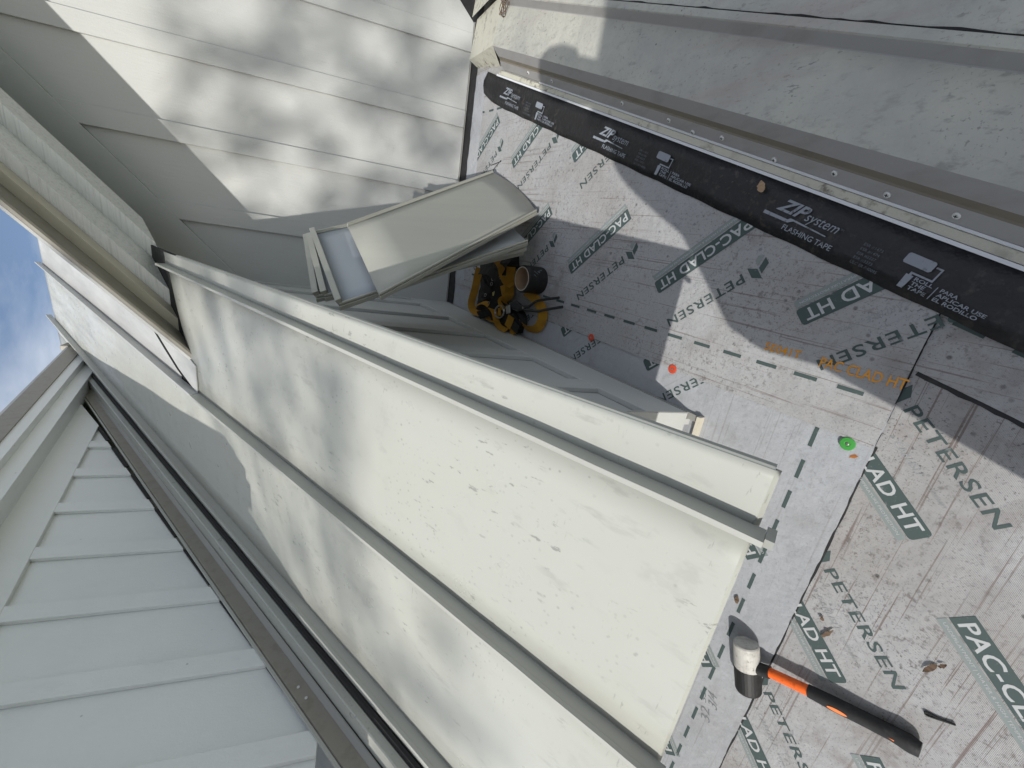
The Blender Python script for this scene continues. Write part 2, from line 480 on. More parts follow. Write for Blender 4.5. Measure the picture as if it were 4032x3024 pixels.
s_low = sheet("underlayment_sheet", [(-3.1, 0.570), (-0.20, 0.570), (-0.20, 1.15), (-3.1, 1.15)], H_LOW, M_SHEET_C, 0.0012)
s_up = sheet("underlayment_sheet", [(-0.9, 0.806), (-0.362, 0.795), (-0.20, 0.793), (-0.20, 2.69), (-0.9, 2.69)], H_UP, M_SHEET_C, 0.0008)
s_mid = sheet("underlayment_sheet", [(-0.309, 0.572), (0.30, 0.568), (1.6, 0.568), (1.6, 2.69), (-0.292, 2.69), (-0.300, 1.4)], H_MID, M_SHEET_V, 0.0008)
sheet("underlayment_sheet", [(-0.25, 2.578), (0.80, 2.582), (0.80, 2.705), (-0.25, 2.705)], H_MID + 0.0012, M_SHEET_C, 0.001)
s_low["label"] = "clean pale underlayment strip with a line of dark dashes"
# black lap lines: adhesive, and shadow gaps put in as colour
def bead(a, b, h, w, wob):
    m = MB(); n = 60
    A_, B_ = Vector(a), Vector(b)
    nn = Vector((-(B_ - A_).y, (B_ - A_).x)).normalized()
    pts1, pts2 = [], []
    for i in range(n + 1):
        p = A_ + (B_ - A_) * (i / n)
        pts1.append(p + nn * rnd.uniform(-wob, wob))
        pts2.append(p + nn * (w + rnd.uniform(-wob, wob)))
    for i in range(n):
        m.face([PB(*pts1[i], h), PB(*pts2[i], h), PB(*pts2[i + 1], h), PB(*pts1[i + 1], h)])
    return m.build("adhesive_shade_line", M_BLACK, porch)
bead((-3.0, 0.573), (-0.305, 0.574), H_BOT + 0.0012, -0.0075, 0.0016)
bead((-0.118, 0.560), (-0.41, -0.55), H_BOT + 0.0010, -0.013, 0.0022)
bead((-0.3035, 0.575), (-0.2965, 1.4), H_UP + 0.0006, 0.0035, 0.0006)
bead((-0.298, 1.4), (-0.290, 2.5), H_UP + 0.0006, 0.0035, 0.0006)
bead((-0.305, 0.573), (0.25, 0.5695), H_SIDE + 0.0008, -0.003, 0.0006)
bead((-0.9, 2.69), (1.2, 2.69), H_MID + 0.0030, 0.14, 0.004)  # wide black strip along the foot of the gable wall
bead((-0.48, 0.805), (-0.362, 0.797), H_LOW + 0.0005, -0.0018, 0.0004)

# one repeat of the sheet's print
fl = Flat(); fb = Flat()
fl.text("PETERSEN", 0, 0, 0.258, 0.0275, 0, 0.0008, bold=0.012, spacing=1.12)
fl.poly([(-0.070, -0.004), (-0.044, 0.012), (-0.044, 0.030), (-0.070, 0.014)], 0, 0.0008)
fl.poly([(-0.040, 0.012), (-0.018, -0.004), (-0.018, 0.026), (-0.040, 0.042)], 0, 0.0008)
fl.poly([(-0.070, -0.011), (-0.044, 0.006), (-0.044, -0.010), (-0.056, -0.018)], 1, 0.0008)
def rbox(p0, p1, q0, q1, r):
    o = [(p0, q0), (p1 - r, q0)]
    o += [(p1 - r + r * math.sin(a), q0 + r - r * math.cos(a)) for a in (0.5, 1.05, 1.57)]
    o += [(p1, q1 - r)]
    o += [(p1 - r + r * math.cos(a), q1 - r + r * math.sin(a)) for a in (0.5, 1.05, 1.57)]
    return o + [(p0, q1)]
fb.poly(rbox(-0.086, 0.250, -0.133, -0.090, 0.008), 0, 0.0008)
fb.text("PAC-CLAD HT", -0.074, -0.1265, 0.310, 0.030, 2, 0.0013, bold=0.016, spacing=1.05)
fb.poly(rbox(-0.086, 0.246, -0.155, -0.1365, 0.006), 1, 0.0008)
fb.text("UNDERLAYMENT | WATER & HIGH TEMPERATURE PROTECTION", -0.078, -0.1498, 0.312, 0.0075, 2, 0.0013)
fl.text("a", 0.040, -0.047, 0.007, 0.007, 1, 0.0008)
fl.text("CARLISLE", 0.056, -0.050, 0.082, 0.0135, 3, 0.0008, shear=0.25)
fl.text("COMPANY", 0.150, -0.048, 0.055, 0.0075, 3, 0.0008, spacing=1.3)
fl.poly([(-0.03, -0.017), (0.27, -0.017), (0.27, -0.0162), (-0.03, -0.0162)], 3, 0.0008)
me_print = fl.mesh("printed_name", [M_INK, M_INK2, M_INKW, M_INK3])
me_ban = fb.mesh("printed_banner", [M_INK, M_INK2, M_INKW, M_INK3])
def logo(par, x, v, ang, h):
    put("printed_name", me_print, par, PB(x, v, h), dirB(ang), dirB(ang + 90))
    put("printed_banner", me_ban, par, PB(x, v, h), dirB(ang), dirB(ang + 90))
for k in range(0, 6):
    logo(s_bot, -0.209 - 0.436 * k, 0.556, -130, H_BOT)
for k in range(-1, 5):
    logo(s_bot, -0.539 - 0.436 * k, 0.195, -130, H_BOT)
for k in range(0, 4):
    logo(s_bot, -0.43 - 0.436 * k, -0.17, -130, H_BOT)
for k in range(-1, 4):
    logo(s_mid, 0.018, 0.985 + 0.437 * k, 132, H_MID)
for k in range(-1, 2):
    logo(s_mid, 0.425, 1.96 + 0.437 * k, 130, H_MID)
for v in (0.955, 1.400, 1.84):
    logo(s_up, -0.232, v, 134, H_UP)
for k in range(4):
    logo(s_low, -0.757 - 0.426 * k, 0.837, 50, H_LOW)
# dashed lap lines
_dash = {}
def dashes(par, segs, h, w=0.0095):
    for a, b in segs:
        A_, B_ = Vector(a), Vector(b)
        L = round((B_ - A_).length, 4)
        if (L, w) not in _dash:
            fd = Flat(); fd.poly([(0, -w / 2), (L, -w / 2), (L, w / 2), (0, w / 2)])
            _dash[(L, w)] = fd.mesh("printed_dash", [M_INK])
        ang = math.degrees(math.atan2(B_.y - A_.y, B_.x - A_.x))
        put("printed_dash", _dash[(L, w)], par, PB(*a, h), dirB(ang), dirB(ang + 90))
dashes(s_low, [((-0.310 - 0.0915 * k, 0.684), (-0.362 - 0.0915 * k, 0.684)) for k in range(26)], H_LOW + 0.0008)
dashes(s_mid, [((-0.199, 0.672 + 0.0955 * k - 0.045), (-0.199, 0.672 + 0.0955 * k + 0.007)) for k in range(20)] +
       [((0.654, 2.695), (0.643, 2.650)), ((0.626, 2.615), (0.615, 2.560)), ((0.615, 2.514), (0.614, 2.470)), ((0.614, 2.437), (0.613, 2.391))], H_MID + 0.0008)
dashes(s_side, [((-0.012 - 0.030 * k, 0.545 - 0.092 * k), (-0.028 - 0.030 * k, 0.495 - 0.092 * k)) for k in range(6)], H_SIDE + 0.0008, 0.013)
# orange ink and pencil marks
f2 = Flat()
f2.text("5E041T", 0, 0, 0.088, 0.021, 0, 0.0012, bold=0.012)
f2b = Flat()
f2b.text("PAC CLAD HT", 0.132, -0.004, 0.165, 0.025, 0, 0.0012, bold=0.012)
put("ink_marking", f2b.mesh("ink_marking", [M_ORANGE_INK]), s_mid, PB(-0.163, 0.862, H_MID), dirB(-90), dirB(0))
put("ink_marking", f2.mesh("ink_marking", [M_ORANGE_INK]), s_mid, PB(-0.163, 0.862, H_MID), dirB(-90), dirB(0))
f3 = Flat()
f3.text("32", 0, 0, 0.045, 0.03, 0, 0.0008); f3.text("35", 0.06, 0.01, 0.034, 0.018, 0, 0.0008); f3.text("3/4", 0.058, -0.025, 0.05, 0.028, 0, 0.0008, shear=0.3)
put("pencil_marking", f3.mesh("pencil_marking", [M_PENCIL]), s_low, PB(-1.325, 0.636, H_LOW), dirB(20), dirB(110))
f4 = Flat()
for (a, b) in (((0.359, 2.425), (0.372, 2.331)), ((0.326, 2.416), (0.378, 2.332))):
    A_, B_ = Vector(a), Vector(b); nn = Vector((-(B_ - A_).y, (B_ - A_).x)).normalized() * 0.0022
    f4.poly([tuple(A_ + nn), tuple(A_ - nn), tuple(B_ - nn), tuple(B_ + nn)], 0, 0.0012)
put("ink_cross", f4.mesh("ink_cross", [M_DARK]), s_mid, PB(0, 0, H_MID), dirB(0), dirB(90))
f5 = Flat()
f5.poly([(-0.008, -0.003), (0.002, -0.005), (0.010, -0.001), (0.006, 0.004), (-0.004, 0.003)], 0, 0.0008)
put("rust_stain", f5.mesh("rust_stain", [M_RUST]), s_low, PB(-0.344, 0.598, H_LOW), dirB(-60), dirB(30))

# ------------------------------------------------------------------ black flashing tape
tape = thing("flashing_tape", PD(0.05, 1.0), "long black flashing tape with silver lettering stuck along the old roof edge", "tape")
def wv(t): return 0.0025 * math.sin(t * 23) + 0.0018 * math.sin(t * 61 + 1)
m = MB()
ts = [-1.4 + 0.03 * k for k in range(133)]
ts = [t for t in ts if t < 2.60]
HT = H_MID + 0.003
rows = []
for t in ts:
    e = max(0.0, (t - 2.36) / 0.22)
    lift = 0.018 * e * e
    w0 = -0.003 + 0.0012 * math.sin(t * 40) + 0.03 * e * e
    w1 = 0.113 + 0.0008 * math.sin(t * 30)
    rows.append([PD(w0, t, HT - 0.0005 + lift * 0.4), PD(w0 + 0.03, t, HT + wv(t) + 0.0025 + lift), PD(0.072, t, HT + 0.004 + wv(t + 3) + lift), PD(w1, t, HT + 0.007 + lift * 0.3)])
m.loft(rows, close=False)
tl = m.build("tape_strip", M_TAPE, tape, smooth=True)
sd = tl.modifiers.new("thickness", 'SOLIDIFY'); sd.thickness = 0.002; sd.offset = -1
fz = Flat(); fc = Flat(); fr = Flat()
fz.text("ZIP", 0, 0.0, 0.105, 0.036, 0, 0, bold=0.03, shear=0.45)
fz.text("system", 0.100, -0.008, 0.105, 0.030, 0, 0, bold=0.0, shear=0.3)
fz.poly([(-0.030, -0.014), (0.055, -0.014), (0.062, -0.008), (0.075, -0.008), (0.185, -0.013), (0.185, -0.016), (0.075, -0.013), (0.060, -0.022), (-0.030, -0.024)], 0, 0)
fz.text("TM", 0.208, 0.014, 0.010, 0.005, 1, 0)
fz.text("FLASHING TAPE", 0.055, -0.044, 0.165, 0.0155, 0, 0, bold=0.008)
for k, s_ in enumerate(("ESR #1473", "ESR #1474", "ESR #2227", "ESR #3373", "ULC ER-R40095")):
    fc.text(s_, 0.285, 0.004 - 0.0125 * k, 0.052 if k < 4 else 0.075, 0.0075, 1, 0)
fr.poly([(0.392, 0.006), (0.452, 0.006), (0.456, 0.010), (0.456, 0.028), (0.452, 0.032), (0.392, 0.032), (0.388, 0.028), (0.388, 0.010)], 0, 0)
fr.poly([(0.460, 0.020), (0.472, 0.020), (0.472, -0.006), (0.422, -0.006), (0.422, -0.014), (0.428, -0.014), (0.428, -0.0105), (0.476, -0.0105), (0.476, 0.024), (0.460, 0.024)], 0, 0)
fr.poly([(0.416, -0.014), (0.434, -0.014), (0.432, -0.048), (0.418, -0.048)], 0, 0)
for k, s_ in enumerate(("ROLL", "THE", "TAPE")):
    fr.text(s_, 0.440, -0.022 - 0.0115 * k, 0.011 * len(s_), 0.0088, 0, 0, bold=0.02)
fr.poly([(0.492, -0.014), (0.494, -0.014), (0.494, -0.046), (0.492, -0.046)], 0, 0)
for k, s_ in enumerate(("PARA", "APLICAR USE", "EL RODILLO")):
    fr.text(s_, 0.502, -0.022 - 0.0115 * k, 0.0098 * len(s_), 0.0088, 0, 0, bold=0.02)
for f_ in (fz, fc, fr): f_.v = [(a * 0.78, b * 0.80, c_) for a, b, c_ in f_.v]
tape_prints = [(n_, f_.mesh(n_, [M_TAPEINK, M_TAPEINK2])) for n_, f_ in (("printed_brand", fz), ("printed_codes", fc), ("printed_roller", fr))]
tdir = (PD(0, 0) - PD(0, 1)).normalized(); ndir = (PD(1, 0) - PD(0, 0)).normalized()
for t in (2.365, 1.632, 0.915, 0.185, -0.55):
    for n_, me_ in tape_prints: put(n_, me_, tape, PD(0.054, t, HT + 0.0098), tdir, ndir)

# ------------------------------------------------------------------ old dirty metal roof on the right
old = thing("old_metal_roof", PD(0.3, 1.0), "old dirty cream metal roof with screwed edge flange beside the black tape", "roof")
TEND = 2.42
def strip(name, prof, mat, t0=-1.6, t1=TEND, closed_by=None, bev=0):
    m = MB(); r = []
    nst = 24
    for k in range(nst + 1):
        t = t0 + (t1 - t0) * k / nst
        r.append([PD(w, t, h) for w, h in prof])
    m.loft(r, close=False)
    return m.build(name, mat, old)
H0 = H_MID
strip("tape_liner_edge", [(0.110, H0), (0.1105, H0 + 0.013), (0.1175, H0 + 0.014), (0.118, H0)], M_LINER, t1=2.47)
strip("sealant_strip", [(0.1165, H0), (0.119, H0 + 0.009), (0.136, H0 + 0.007), (0.139, H0)], M_CAULK, t1=2.46)
strip("flange_lip", [(0.137, H0), (0.1375, H0 + 0.012), (0.1425, H0 + 0.016), (0.144, H0 + 0.010)], M_LINER, t1=2.1)
strip("flange", [(0.141, H0), (0.143, H0 + 0.014), (0.167, H0 + 0.044)], M_OLDFL)
strip("flange_fold", [(0.167, H0 + 0.0438), (0.1715, H0 + 0.0440), (0.181, H0 + 0.058)], M_OLDTAN)
strip("flange_riser", [(0.181, H0 + 0.058), (0.207, H0 + 0.098)], M_OLDFL)
HP = H0 + 0.098
strip("roof_pan", [(0.207, HP), (0.24, HP + 0.001), (0.3525, HP)], M_OLDPAN)
strip("rib_riser", [(0.3525, HP), (0.3545, HP + 0.001), (0.369, HP + 0.030)], M_OLDFL)
strip("rib_cap", [(0.369, HP + 0.030), (0.372, HP + 0.033), (0.388, HP + 0.033), (0.3895, HP + 0.026)], M_OLDPAN)
m = MB(); R = []
for k in range(140):
    t = -1.6 + (TEND + 1.6) * k / 139
    R.append([PD(0.3880 - 0.0022 * rnd.random() ** 3, t, HP + 0.0270), PD(0.3895, t, HP + 0.0262), PD(0.3915 + 0.0035 * rnd.random() ** 2, t, HP + 0.0268)])
m.loft(R, close=False); m.build("seam_gap", M_DARK, old)
strip("roof_pan", [(0.3925, HP + 0.026), (0.75, HP + 0.026), (1.2, HP + 0.030), (2.2, HP + 0.030)], M_OLDPAN)
m = MB()                                                             # turned-up end against the gable wall
for (w0, w1, h) in ((0.150, 0.209, None), (0.209, 0.40, HP), (0.40, 2.2, HP + 0.028)):
    a0 = PD(w0, TEND + (0.0 if h else 0.06), (h or H0) ); a1 = PD(w1, TEND, h or HP)
    m.face([a0, a1, Vector((a1.x + 0.03, 2.575, a1.z + 0.045)), Vector((a0.x + 0.03, 2.575, a0.z + 0.045))])
m.build("end_flashing", M_CAULK, old)
sc0 = MB()
def screw(w, t, h, tilt):
    n = (PD(0, 0, 1) - PD(0, 0, 0)).normalized() * math.cos(tilt) - ndir * math.sin(tilt)
    a = n.cross(tdir).normalized(); b = n.cross(a)
    c = PD(w, t, h)
    m = MB()
    ring = lambda r, hh: [c + n * hh + (a * math.cos(q * math.pi / 6) + b * math.sin(q * math.pi / 6)) * r for q in range(12)]
    m.loft([ring(0.0074, -0.002), ring(0.0074, 0.0015), ring(0.0055, 0.0032)], 0)
    for u_, v_ in ((a, b), (b, a)):
        m.prism([c + n * 0.0033 + u_ * 0.0035 + v_ * 0.0009, c + n * 0.0033 - u_ * 0.0035 + v_ * 0.0009, c + n * 0.0033 - u_ * 0.0035 - v_ * 0.0009, c + n * 0.0033 + u_ * 0.0035 - v_ * 0.0009], n * 0.0003, 1)
    m.build("screw", [M_SCREW, M_DARK], old)
for w, t in ((0.158, 2.17), (0.157, 1.985), (0.159, 1.557), (0.155, 1.345), (0.147, 1.252), (0.155, 1.147), (0.147, 0.987), (0.158, 0.838), (0.152, 0.725), (0.155, 0.604), (0.156, 0.44)):
    screw(w, t, H0 + 0.014 + (w - 0.143) * 1.25 + 0.001, 0.85)
# wiry brown plant scrap caught in the corner
m = MB()
for k in range(7):
    c = PD(0.36 + 0.01 * rnd.random(), 2.36, HP + 0.012)
    pts = [c + Vector((0.035 * math.cos(a + k) * (1 + 0.3 * rnd.random()), 0.05 * math.sin(a * 0.8 + k * 0.7), 0.012 * math.sin(a * 2) + 0.01)) for a in [i * 0.45 for i in range(9)]]
    m.tube(pts, 0.0016, 4)
tag(m.build("twig_tangle", M_LEAF), "small tangle of brown twigs at the corner of the old roof and the wall", "debris")

# ------------------------------------------------------------------ gable wall (top of the photo)
mR = math.tan(math.radians(44.34))
GY = 2.630                                                          # front face of the battens
gable = thing("gable_wall", (0.5, 2.66, -0.4), "white board and batten gable wall dappled with tree shade", "wall")
Rv = Vector((1, 0, mR))
TOPC = 1.342
def bottom(x): return -0.425 + (max(0.0, x - 1.05) * 1.1)
def wall_piece(x0, x1, y0, y1, c_top, name, mat, bev=0.0):
    m = MB()
    poly = [(x0, y0, bottom(x0)), (x1, y0, bottom(x1)), (x1, y0, c_top + mR * x1), (x0, y0, c_top + mR * x0)]
    if x0 < 1.05 < x1: poly.insert(1, (1.05, y0, bottom(1.05)))
    m.prism(poly, (0, y1 - y0, 0))
    return m.build(name, mat, gable, bevel=bev)
bats = [(-0.847 + 0.3525 * k, -0.847 + 0.3525 * k + 0.0835) for k in range(9)]
for k, (a, b) in enumerate(bats):
    wall_piece(a, b, GY, GY + 0.0165, 1.095, "batten", M_SIDING, 0.0015)
    x1 = bats[k + 1][0] if k < len(bats) - 1 else b + 0.27
    wall_piece(b - 0.004, x1 + 0.004, GY + 0.017, GY + 0.028, 1.12, "siding_panel", M_SIDING)
m = MB()
X0, X1 = -0.9, 2.3
m.prism([Vector((X0, GY - 0.002, 1.092 + mR * X0)), Vector((X1, GY - 0.002, 1.092 + mR * X1)), Vector((X1, GY - 0.002, TOPC + mR * X1)), Vector((X0, GY - 0.002, TOPC + mR * X0))], (0, 0.030, 0))
m.build("frieze_board", M_SIDING, gable, bevel=0.002)
m = MB()
m.prism([(-0.9, 2.661, -0.52), (2.4, 2.661, -0.52), (2.4, 2.661, 0.5), (-0.9, 2.661, 0.5)], (0, 0.01, 0))
m.build("wall_membrane", M_BLACK, gable)
m = MB()                                                             # black edge below the siding
m.prism([(-0.6, GY + 0.004, -0.431), (1.05, GY + 0.004, -0.431), (1.05, GY + 0.004, -0.4262), (-0.6, GY + 0.004, -0.4262)], (0, 0.02, 0))
m.build("starter_strip", M_FLASH, gable)
# the overhanging rake, stepped boards under a metal edge; its low end dies into the steep roof
cutA = [(PA(0, 0, -0.022), -nA)]
def rake(name, quad, mat, x0=-1.3, x1=2.3, bev=0.0):
    m = MB()
    m.prism([Vector((x0, y, c + mR * x0)) for y, c in quad], Rv * (x1 - x0))
    return m.build(name, mat, gable, bevel=bev, cut=cutA)
rake("soffit_board", [(2.30, 1.271), (2.626, 1.271), (2.626, 1.290), (2.30, 1.290)], M_SIDING)
rake("rake_fascia", [(2.268, 1.147), (2.388, 1.147), (2.388, 1.271), (2.268, 1.271)], M_TRIM, bev=0.0015)
rake("rake_fascia", [(2.122, 1.226), (2.266, 1.226), (2.266, 1.40), (2.122, 1.40)], M_TRIM, bev=0.0015)
rake("rake_trim", [(2.064, 1.291), (2.120, 1.291), (2.120, 1.40), (2.064, 1.40)], M_CREAM, bev=0.001)
rake("rake_edge", [(1.940, 1.322), (1.946, 1.314), (2.062, 1.342), (2.062, 1.362), (1.944, 1.342)], M_BROWN)
m = MB()
xq = -0.9
m.prism([Vector((xq, 1.944, 1.3435 + mR * xq)), Vector((xq, 6.2, 1.3435 + mR * xq)), Vector((xq, 6.2, 1.375 + mR * xq)), Vector((xq, 1.944, 1.358 + mR * xq))], Rv * 3.2)
m.build("gable_roof", M_METAL_OLD, gable, cut=cutA)
# black sheet filling the gap where the rake meets the steep roof
m = MB()
m.prism([PA(-0.83, 1.86, -0.012), PA(-0.245, 1.98, -0.012), PA(-0.245, 2.75, -0.012), PA(-0.60, 2.75, -0.012), PA(-0.83, 2.1, -0.012)], nA * 0.006)
m.build("gap_sheet", M_BLACK, gable)

# ------------------------------------------------------------------ side wall under the steep roof's edge
SX = -0.43
side = thing("side_wall", (SX, 1.8, zB(1.8)), "short shaded board and batten wall under the steep roof edge", "wall")
def under(y): return zA(y) - 0.055
def trim_top(y): return zB(y) + 0.225 - 0.045 * (2.2 - y)
m = MB(); m.prism([(SX, 0.955, zB(0.955)), (SX, 2.66, zB(2.66)), (SX, 2.66, under(2.66)), (SX, 0.955, under(0.955))], (-0.02, 0, 0))
m.build("siding_panel", M_SIDING, side)
bands = [(1.150 - 0.335 * 0 + 0.3365 * k, 1.240 + 0.3365 * k) for k in range(5)]
for y0, y1 in bands:
    m = MB(); m.prism([(SX + 0.0005, y0, trim_top(y0) - 0.005), (SX + 0.0005, y1, trim_top(y1) - 0.005), (SX + 0.0005, y1, under(y1)), (SX + 0.0005, y0, under(y0))], (0.016, 0, 0))
    m.build("batten", M_SIDING, side, bevel=0.0015)
m = MB(); m.prism([(SX + 0.0005, 0.957, zB(0.957) + 0.012), (SX + 0.0005, 2.64, zB(2.64) + 0.012), (SX + 0.0005, 2.64, trim_top(2.64)), (SX + 0.0005, 0.957, trim_top(0.957))], (0.019, 0, 0))
m.build("skirt_board", M_SIDING, side, bevel=0.002)
m = MB()
m.prism([PB(SX + 0.003, 0.965, 0.010), PB(SX + 0.022, 0.965, 0.010), PB(SX + 0.022, 0.965, 0.022), PB(SX + 0.003, 0.965, 0.026)], PB(0, 2.74) - PB(0, 0.965))
m.build("base_flashing", M_FLASH, side)
m = MB(); m.prism([(SX + 0.0195, 0.9525, zB(0.95) + 0.03), (-3.0, 0.9525, zB(0.95) + 0.03), (-3.0, 0.9525, under(0.95)), (SX + 0.0195, 0.9525, under(0.95))], (0, 0.004, 0))
m.build("front_panel", M_SIDING, side)
m = MB(); m.prism([PB(SX + 0.0225, 0.970, 0.010), PB(SX - 0.06, 0.968, 0.010), PB(SX - 0.06, 0.957, 0.010), PB(SX + 0.0245, 0.957, 0.010)], nB * 0.022)
m.build("corner_flashing", M_CREAM, side)
m = MB(); m.prism([(SX + 0.0205, 0.9535, zB(0.95) + 0.02), (SX + 0.0215, 0.9535, zB(0.95) + 0.02), (SX + 0.0215, 0.9535, under(0.95)), (SX + 0.0205, 0.9535, under(0.95))], (0, 0.004, 0))
m.build("corner_edge", M_SIDING, side)

# ------------------------------------------------------------------ steep standing seam roof
steep = thing("standing_seam_roof", PA(-0.8, 1.0), "steep bone white standing seam metal roof rising to the sky", "roof")
def edge_x(y): return -0.209 - 0.022 * (y - 0.31)
def s1x(y): return -0.290 - 0.004 * y
def s2x(y): return -0.750 - 0.021 * min(y, 1.9) - 0.0065 * max(0, y - 1.9)
def s3x(y): return -1.284 - 0.001 * y
LX = -1.405
EY, RY = 0.318, 4.85
m = MB(); m.prism([PA(-3.5, EY + 0.12, -0.05), PA(-0.235, EY + 0.12, -0.05), PA(-0.262, 2.02, -0.05), PA(-0.262, 2.62, -0.05), PA(-0.45, 4.8, -0.05), PA(-3.5, 4.8, -0.05)], nA * 0.034)
m.build("roof_deck", M_WOOD, steep)
m = MB(); m.prism([PA(edge_x(0.5) - 0.012, 0.44, -0.036), PA(edge_x(2) - 0.012, 2.0, -0.036), PA(edge_x(2) - 0.012, 2.0, -0.0045), PA(edge_x(0.5) - 0.012, 0.44, -0.0045)], (-0.018, 0, 0))
m.build("rake_board", M_FLASH, steep)
def panel(fl_, fr_, y0, y1a, y1b, mat, name="roof_panel", ny=18, nx=6, wav=0.0022, hem=True, h=0.0):
    """pan between two seams, gently oil-canned; y1a / y1b are the top ends at its left and right side"""
    m = MB(); R = []
    ph = rnd.random() * 6
    for j in range(ny + 1):
        r = []
        for i in range(nx + 1):
            s_ = i / nx
            yt = y1a + (y1b - y1a) * s_
            y = y0 + (yt - y0) * j / ny
            x = fl_(y) + (fr_(y) - fl_(y)) * s_
            e = math.sin(math.pi * s_)
            r.append(PA(x, y, h + wav * e * (math.sin(y * 5.1 + ph) + 0.6 * math.sin(y * 11 + ph * 2 + s_ * 4))))
        R.append(r)
    if hem:
        R.insert(0, [p + Vector((0, -0.0015, -0.007)) for p in R[0]])
        R.insert(0, [p + Vector((0, 0.016, 0.008)) for p in R[0]])
    m.loft(R, close=False)
    o = m.build(name, mat, steep, smooth=True)
    sd = o.modifiers.new("thickness", 'SOLIDIFY'); sd.thickness = 0.0012; sd.offset = -1
    return o
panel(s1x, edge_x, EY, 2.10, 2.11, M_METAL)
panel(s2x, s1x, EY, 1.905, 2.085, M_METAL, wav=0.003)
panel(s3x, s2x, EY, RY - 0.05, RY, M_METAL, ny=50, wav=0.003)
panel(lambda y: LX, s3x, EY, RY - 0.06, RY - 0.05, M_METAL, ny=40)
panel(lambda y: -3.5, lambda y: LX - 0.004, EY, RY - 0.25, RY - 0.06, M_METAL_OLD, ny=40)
def vx(y): return (zA(y) - 1.33) / mR - 0.045
panel(s2x, lambda y: min(vx(y), 1.2), 2.07, RY, RY, M_METAL_OLD, ny=50, hem=False)
# folded edge along the open side
m = MB(); R = []
for k in range(13):
    y = EY + (2.0 - EY) * k / 12; x = edge_x(y)
    R.append([PA(x, y, 0.0), PA(x + 0.003, y, -0.003), PA(x + 0.003, y, -0.014), PA(x - 0.008, y, -0.016)])
m.loft(R, close=False); m.build("edge_hem", M_SEAM, steep, smooth=True)
def seam(fx, y0, y1, h=0.036, w=0.007, ov=0.0, mat=M_SEAM, n=20):
    m = MB(); R = []
    for k in range(n + 1):
        y = y0 + (y1 - y0) * k / n; x = fx(y)
        j = 0.0006 * math.sin(y * 37)
        R.append([PA(x + w / 2 + j, y, 0.0), PA(x + w / 2 + j, y, h * 0.72), PA(x + w / 2 + 0.0012 + j, y, h * 0.76), PA(x + w / 2 + 0.0008 + j, y, h), PA(x - w / 2, y, h + 0.001), PA(x - w / 2 - 0.003, y, h * 0.75), PA(x - w / 2 + 0.002, y, 0.0)])
    m.loft(R)
    return m.build("standing_seam", mat, steep)
seam(s1x, EY - 0.012, 2.10)
seam(s2x, EY - 0.012, 1.90)
seam(s2x, 1.905, RY + 0.10, 0.034, mat=M_METAL_OLD)
seam(s3x, EY - 0.012, RY + 0.09, n=40)
m = MB()                                                             # folded tab closing the seam end
xs = s1x(EY)
m.prism([PA(xs + 0.006, EY - 0.0125, -0.004), PA(xs - 0.006, EY - 0.0125, -0.004), PA(xs - 0.005, EY - 0.0125, 0.030), PA(xs + 0.004, EY - 0.0125, 0.026)], PA(0, EY - 0.021, 0) - PA(0, EY - 0.0125, 0))
m.build("seam_tab", M_SEAM, steep)
# upturned ledge beside the dormer, with its rolled lip
m = MB(); R = []
for k in range(31):
    y = EY + (4.0 - EY) * k / 30
    R.append([PA(-1.500, y, 0.020), PA(-1.500, y, 0.046), PA(LX - 0.002, y, 0.046), PA(LX, y, 0.042), PA(LX, y, 0.020), PA(LX - 0.012, y, 0.016), PA(LX - 0.012, y, 0.0)])
m.loft(R, close=False); m.build("upturned_ledge", M_METAL, steep)
# torn white membrane and valley metal beside the rake's end
m = MB()
m.prism([PA(-0.618, 2.34, 0.002), PA(-0.735, 2.09, 0.002), PA(-0.790, 1.905, 0.002), PA(-0.665, 1.90, 0.002), PA(-0.64, 1.99, 0.002)], nA * 0.004)
m.build("torn_membrane", M_METAL_OLD, steep)
m = MB()
pts = [(-0.560, 2.52), (-0.615, 2.345), (-0.685, 2.20), (-0.742, 2.075), (-0.765, 2.01)]
m.tube([PA(x, y, 0.008) for x, y in pts], [0.003, 0.004, 0.0045, 0.004, 0.002], 6)
m.build("valley_sealant", M_BLACK, steep)
# ------------------------------------------------------------------ shed dormer (bottom left of the photo)
dm = thing("shed_dormer", (-1.5, 1.5, 1.0), "shed dormer cheek wall of shaded pale battens with stepped rake trim", "dormer")
G = math.tan(math.radians(16.452))
DX = -1.485
def sb(y): return max(0.7305 * y - 0.553, 0.106)
def dwall(y0, y1, x0, x1, c, name, mat, bev=0.0):
    m = MB()
    ys = sorted({y0, y1, *([0.902] if y0 < 0.902 < y1 else [])})
    lo = [Vector((x0, y, sb(y))) for y in ys]
    top = [Vector((x0, y, max(G * y + c, sb(y) + 0.0004))) for y in reversed(ys)]
    m.prism(lo + top, (x1 - x0, 0, 0))
    return m.build(name, mat, dm, bevel=bev)
YW = 0.58
yend = (0.753 + 0.553) / (0.7305 - G)
db = [(1.482 + 0.3115 * k, 1.482 + 0.3115 * k + 0.072) for k in range(-2, 5)]
db = [b for b in db if b[1] < yend]
prev = YW + 0.09
for y0, y1 in db + [(yend, yend)]:
    if y1 > y0: dwall(y0, y1, DX, DX - 0.017, 0.7445, "batten", M_SIDE2, 0.0015)
    dwall(prev - 0.004 if prev > 0.7 else prev, min(y0 + 0.004, yend), DX - 0.018, DX - 0.03, 0.76, "siding_panel", M_SIDE2)
    prev = y1
dwall(YW, YW + 0.09, DX, DX - 0.03, 0.75, "corner_board", M_SIDE2)
cutD = [(PA(0, 0, 0.0), -nA)]
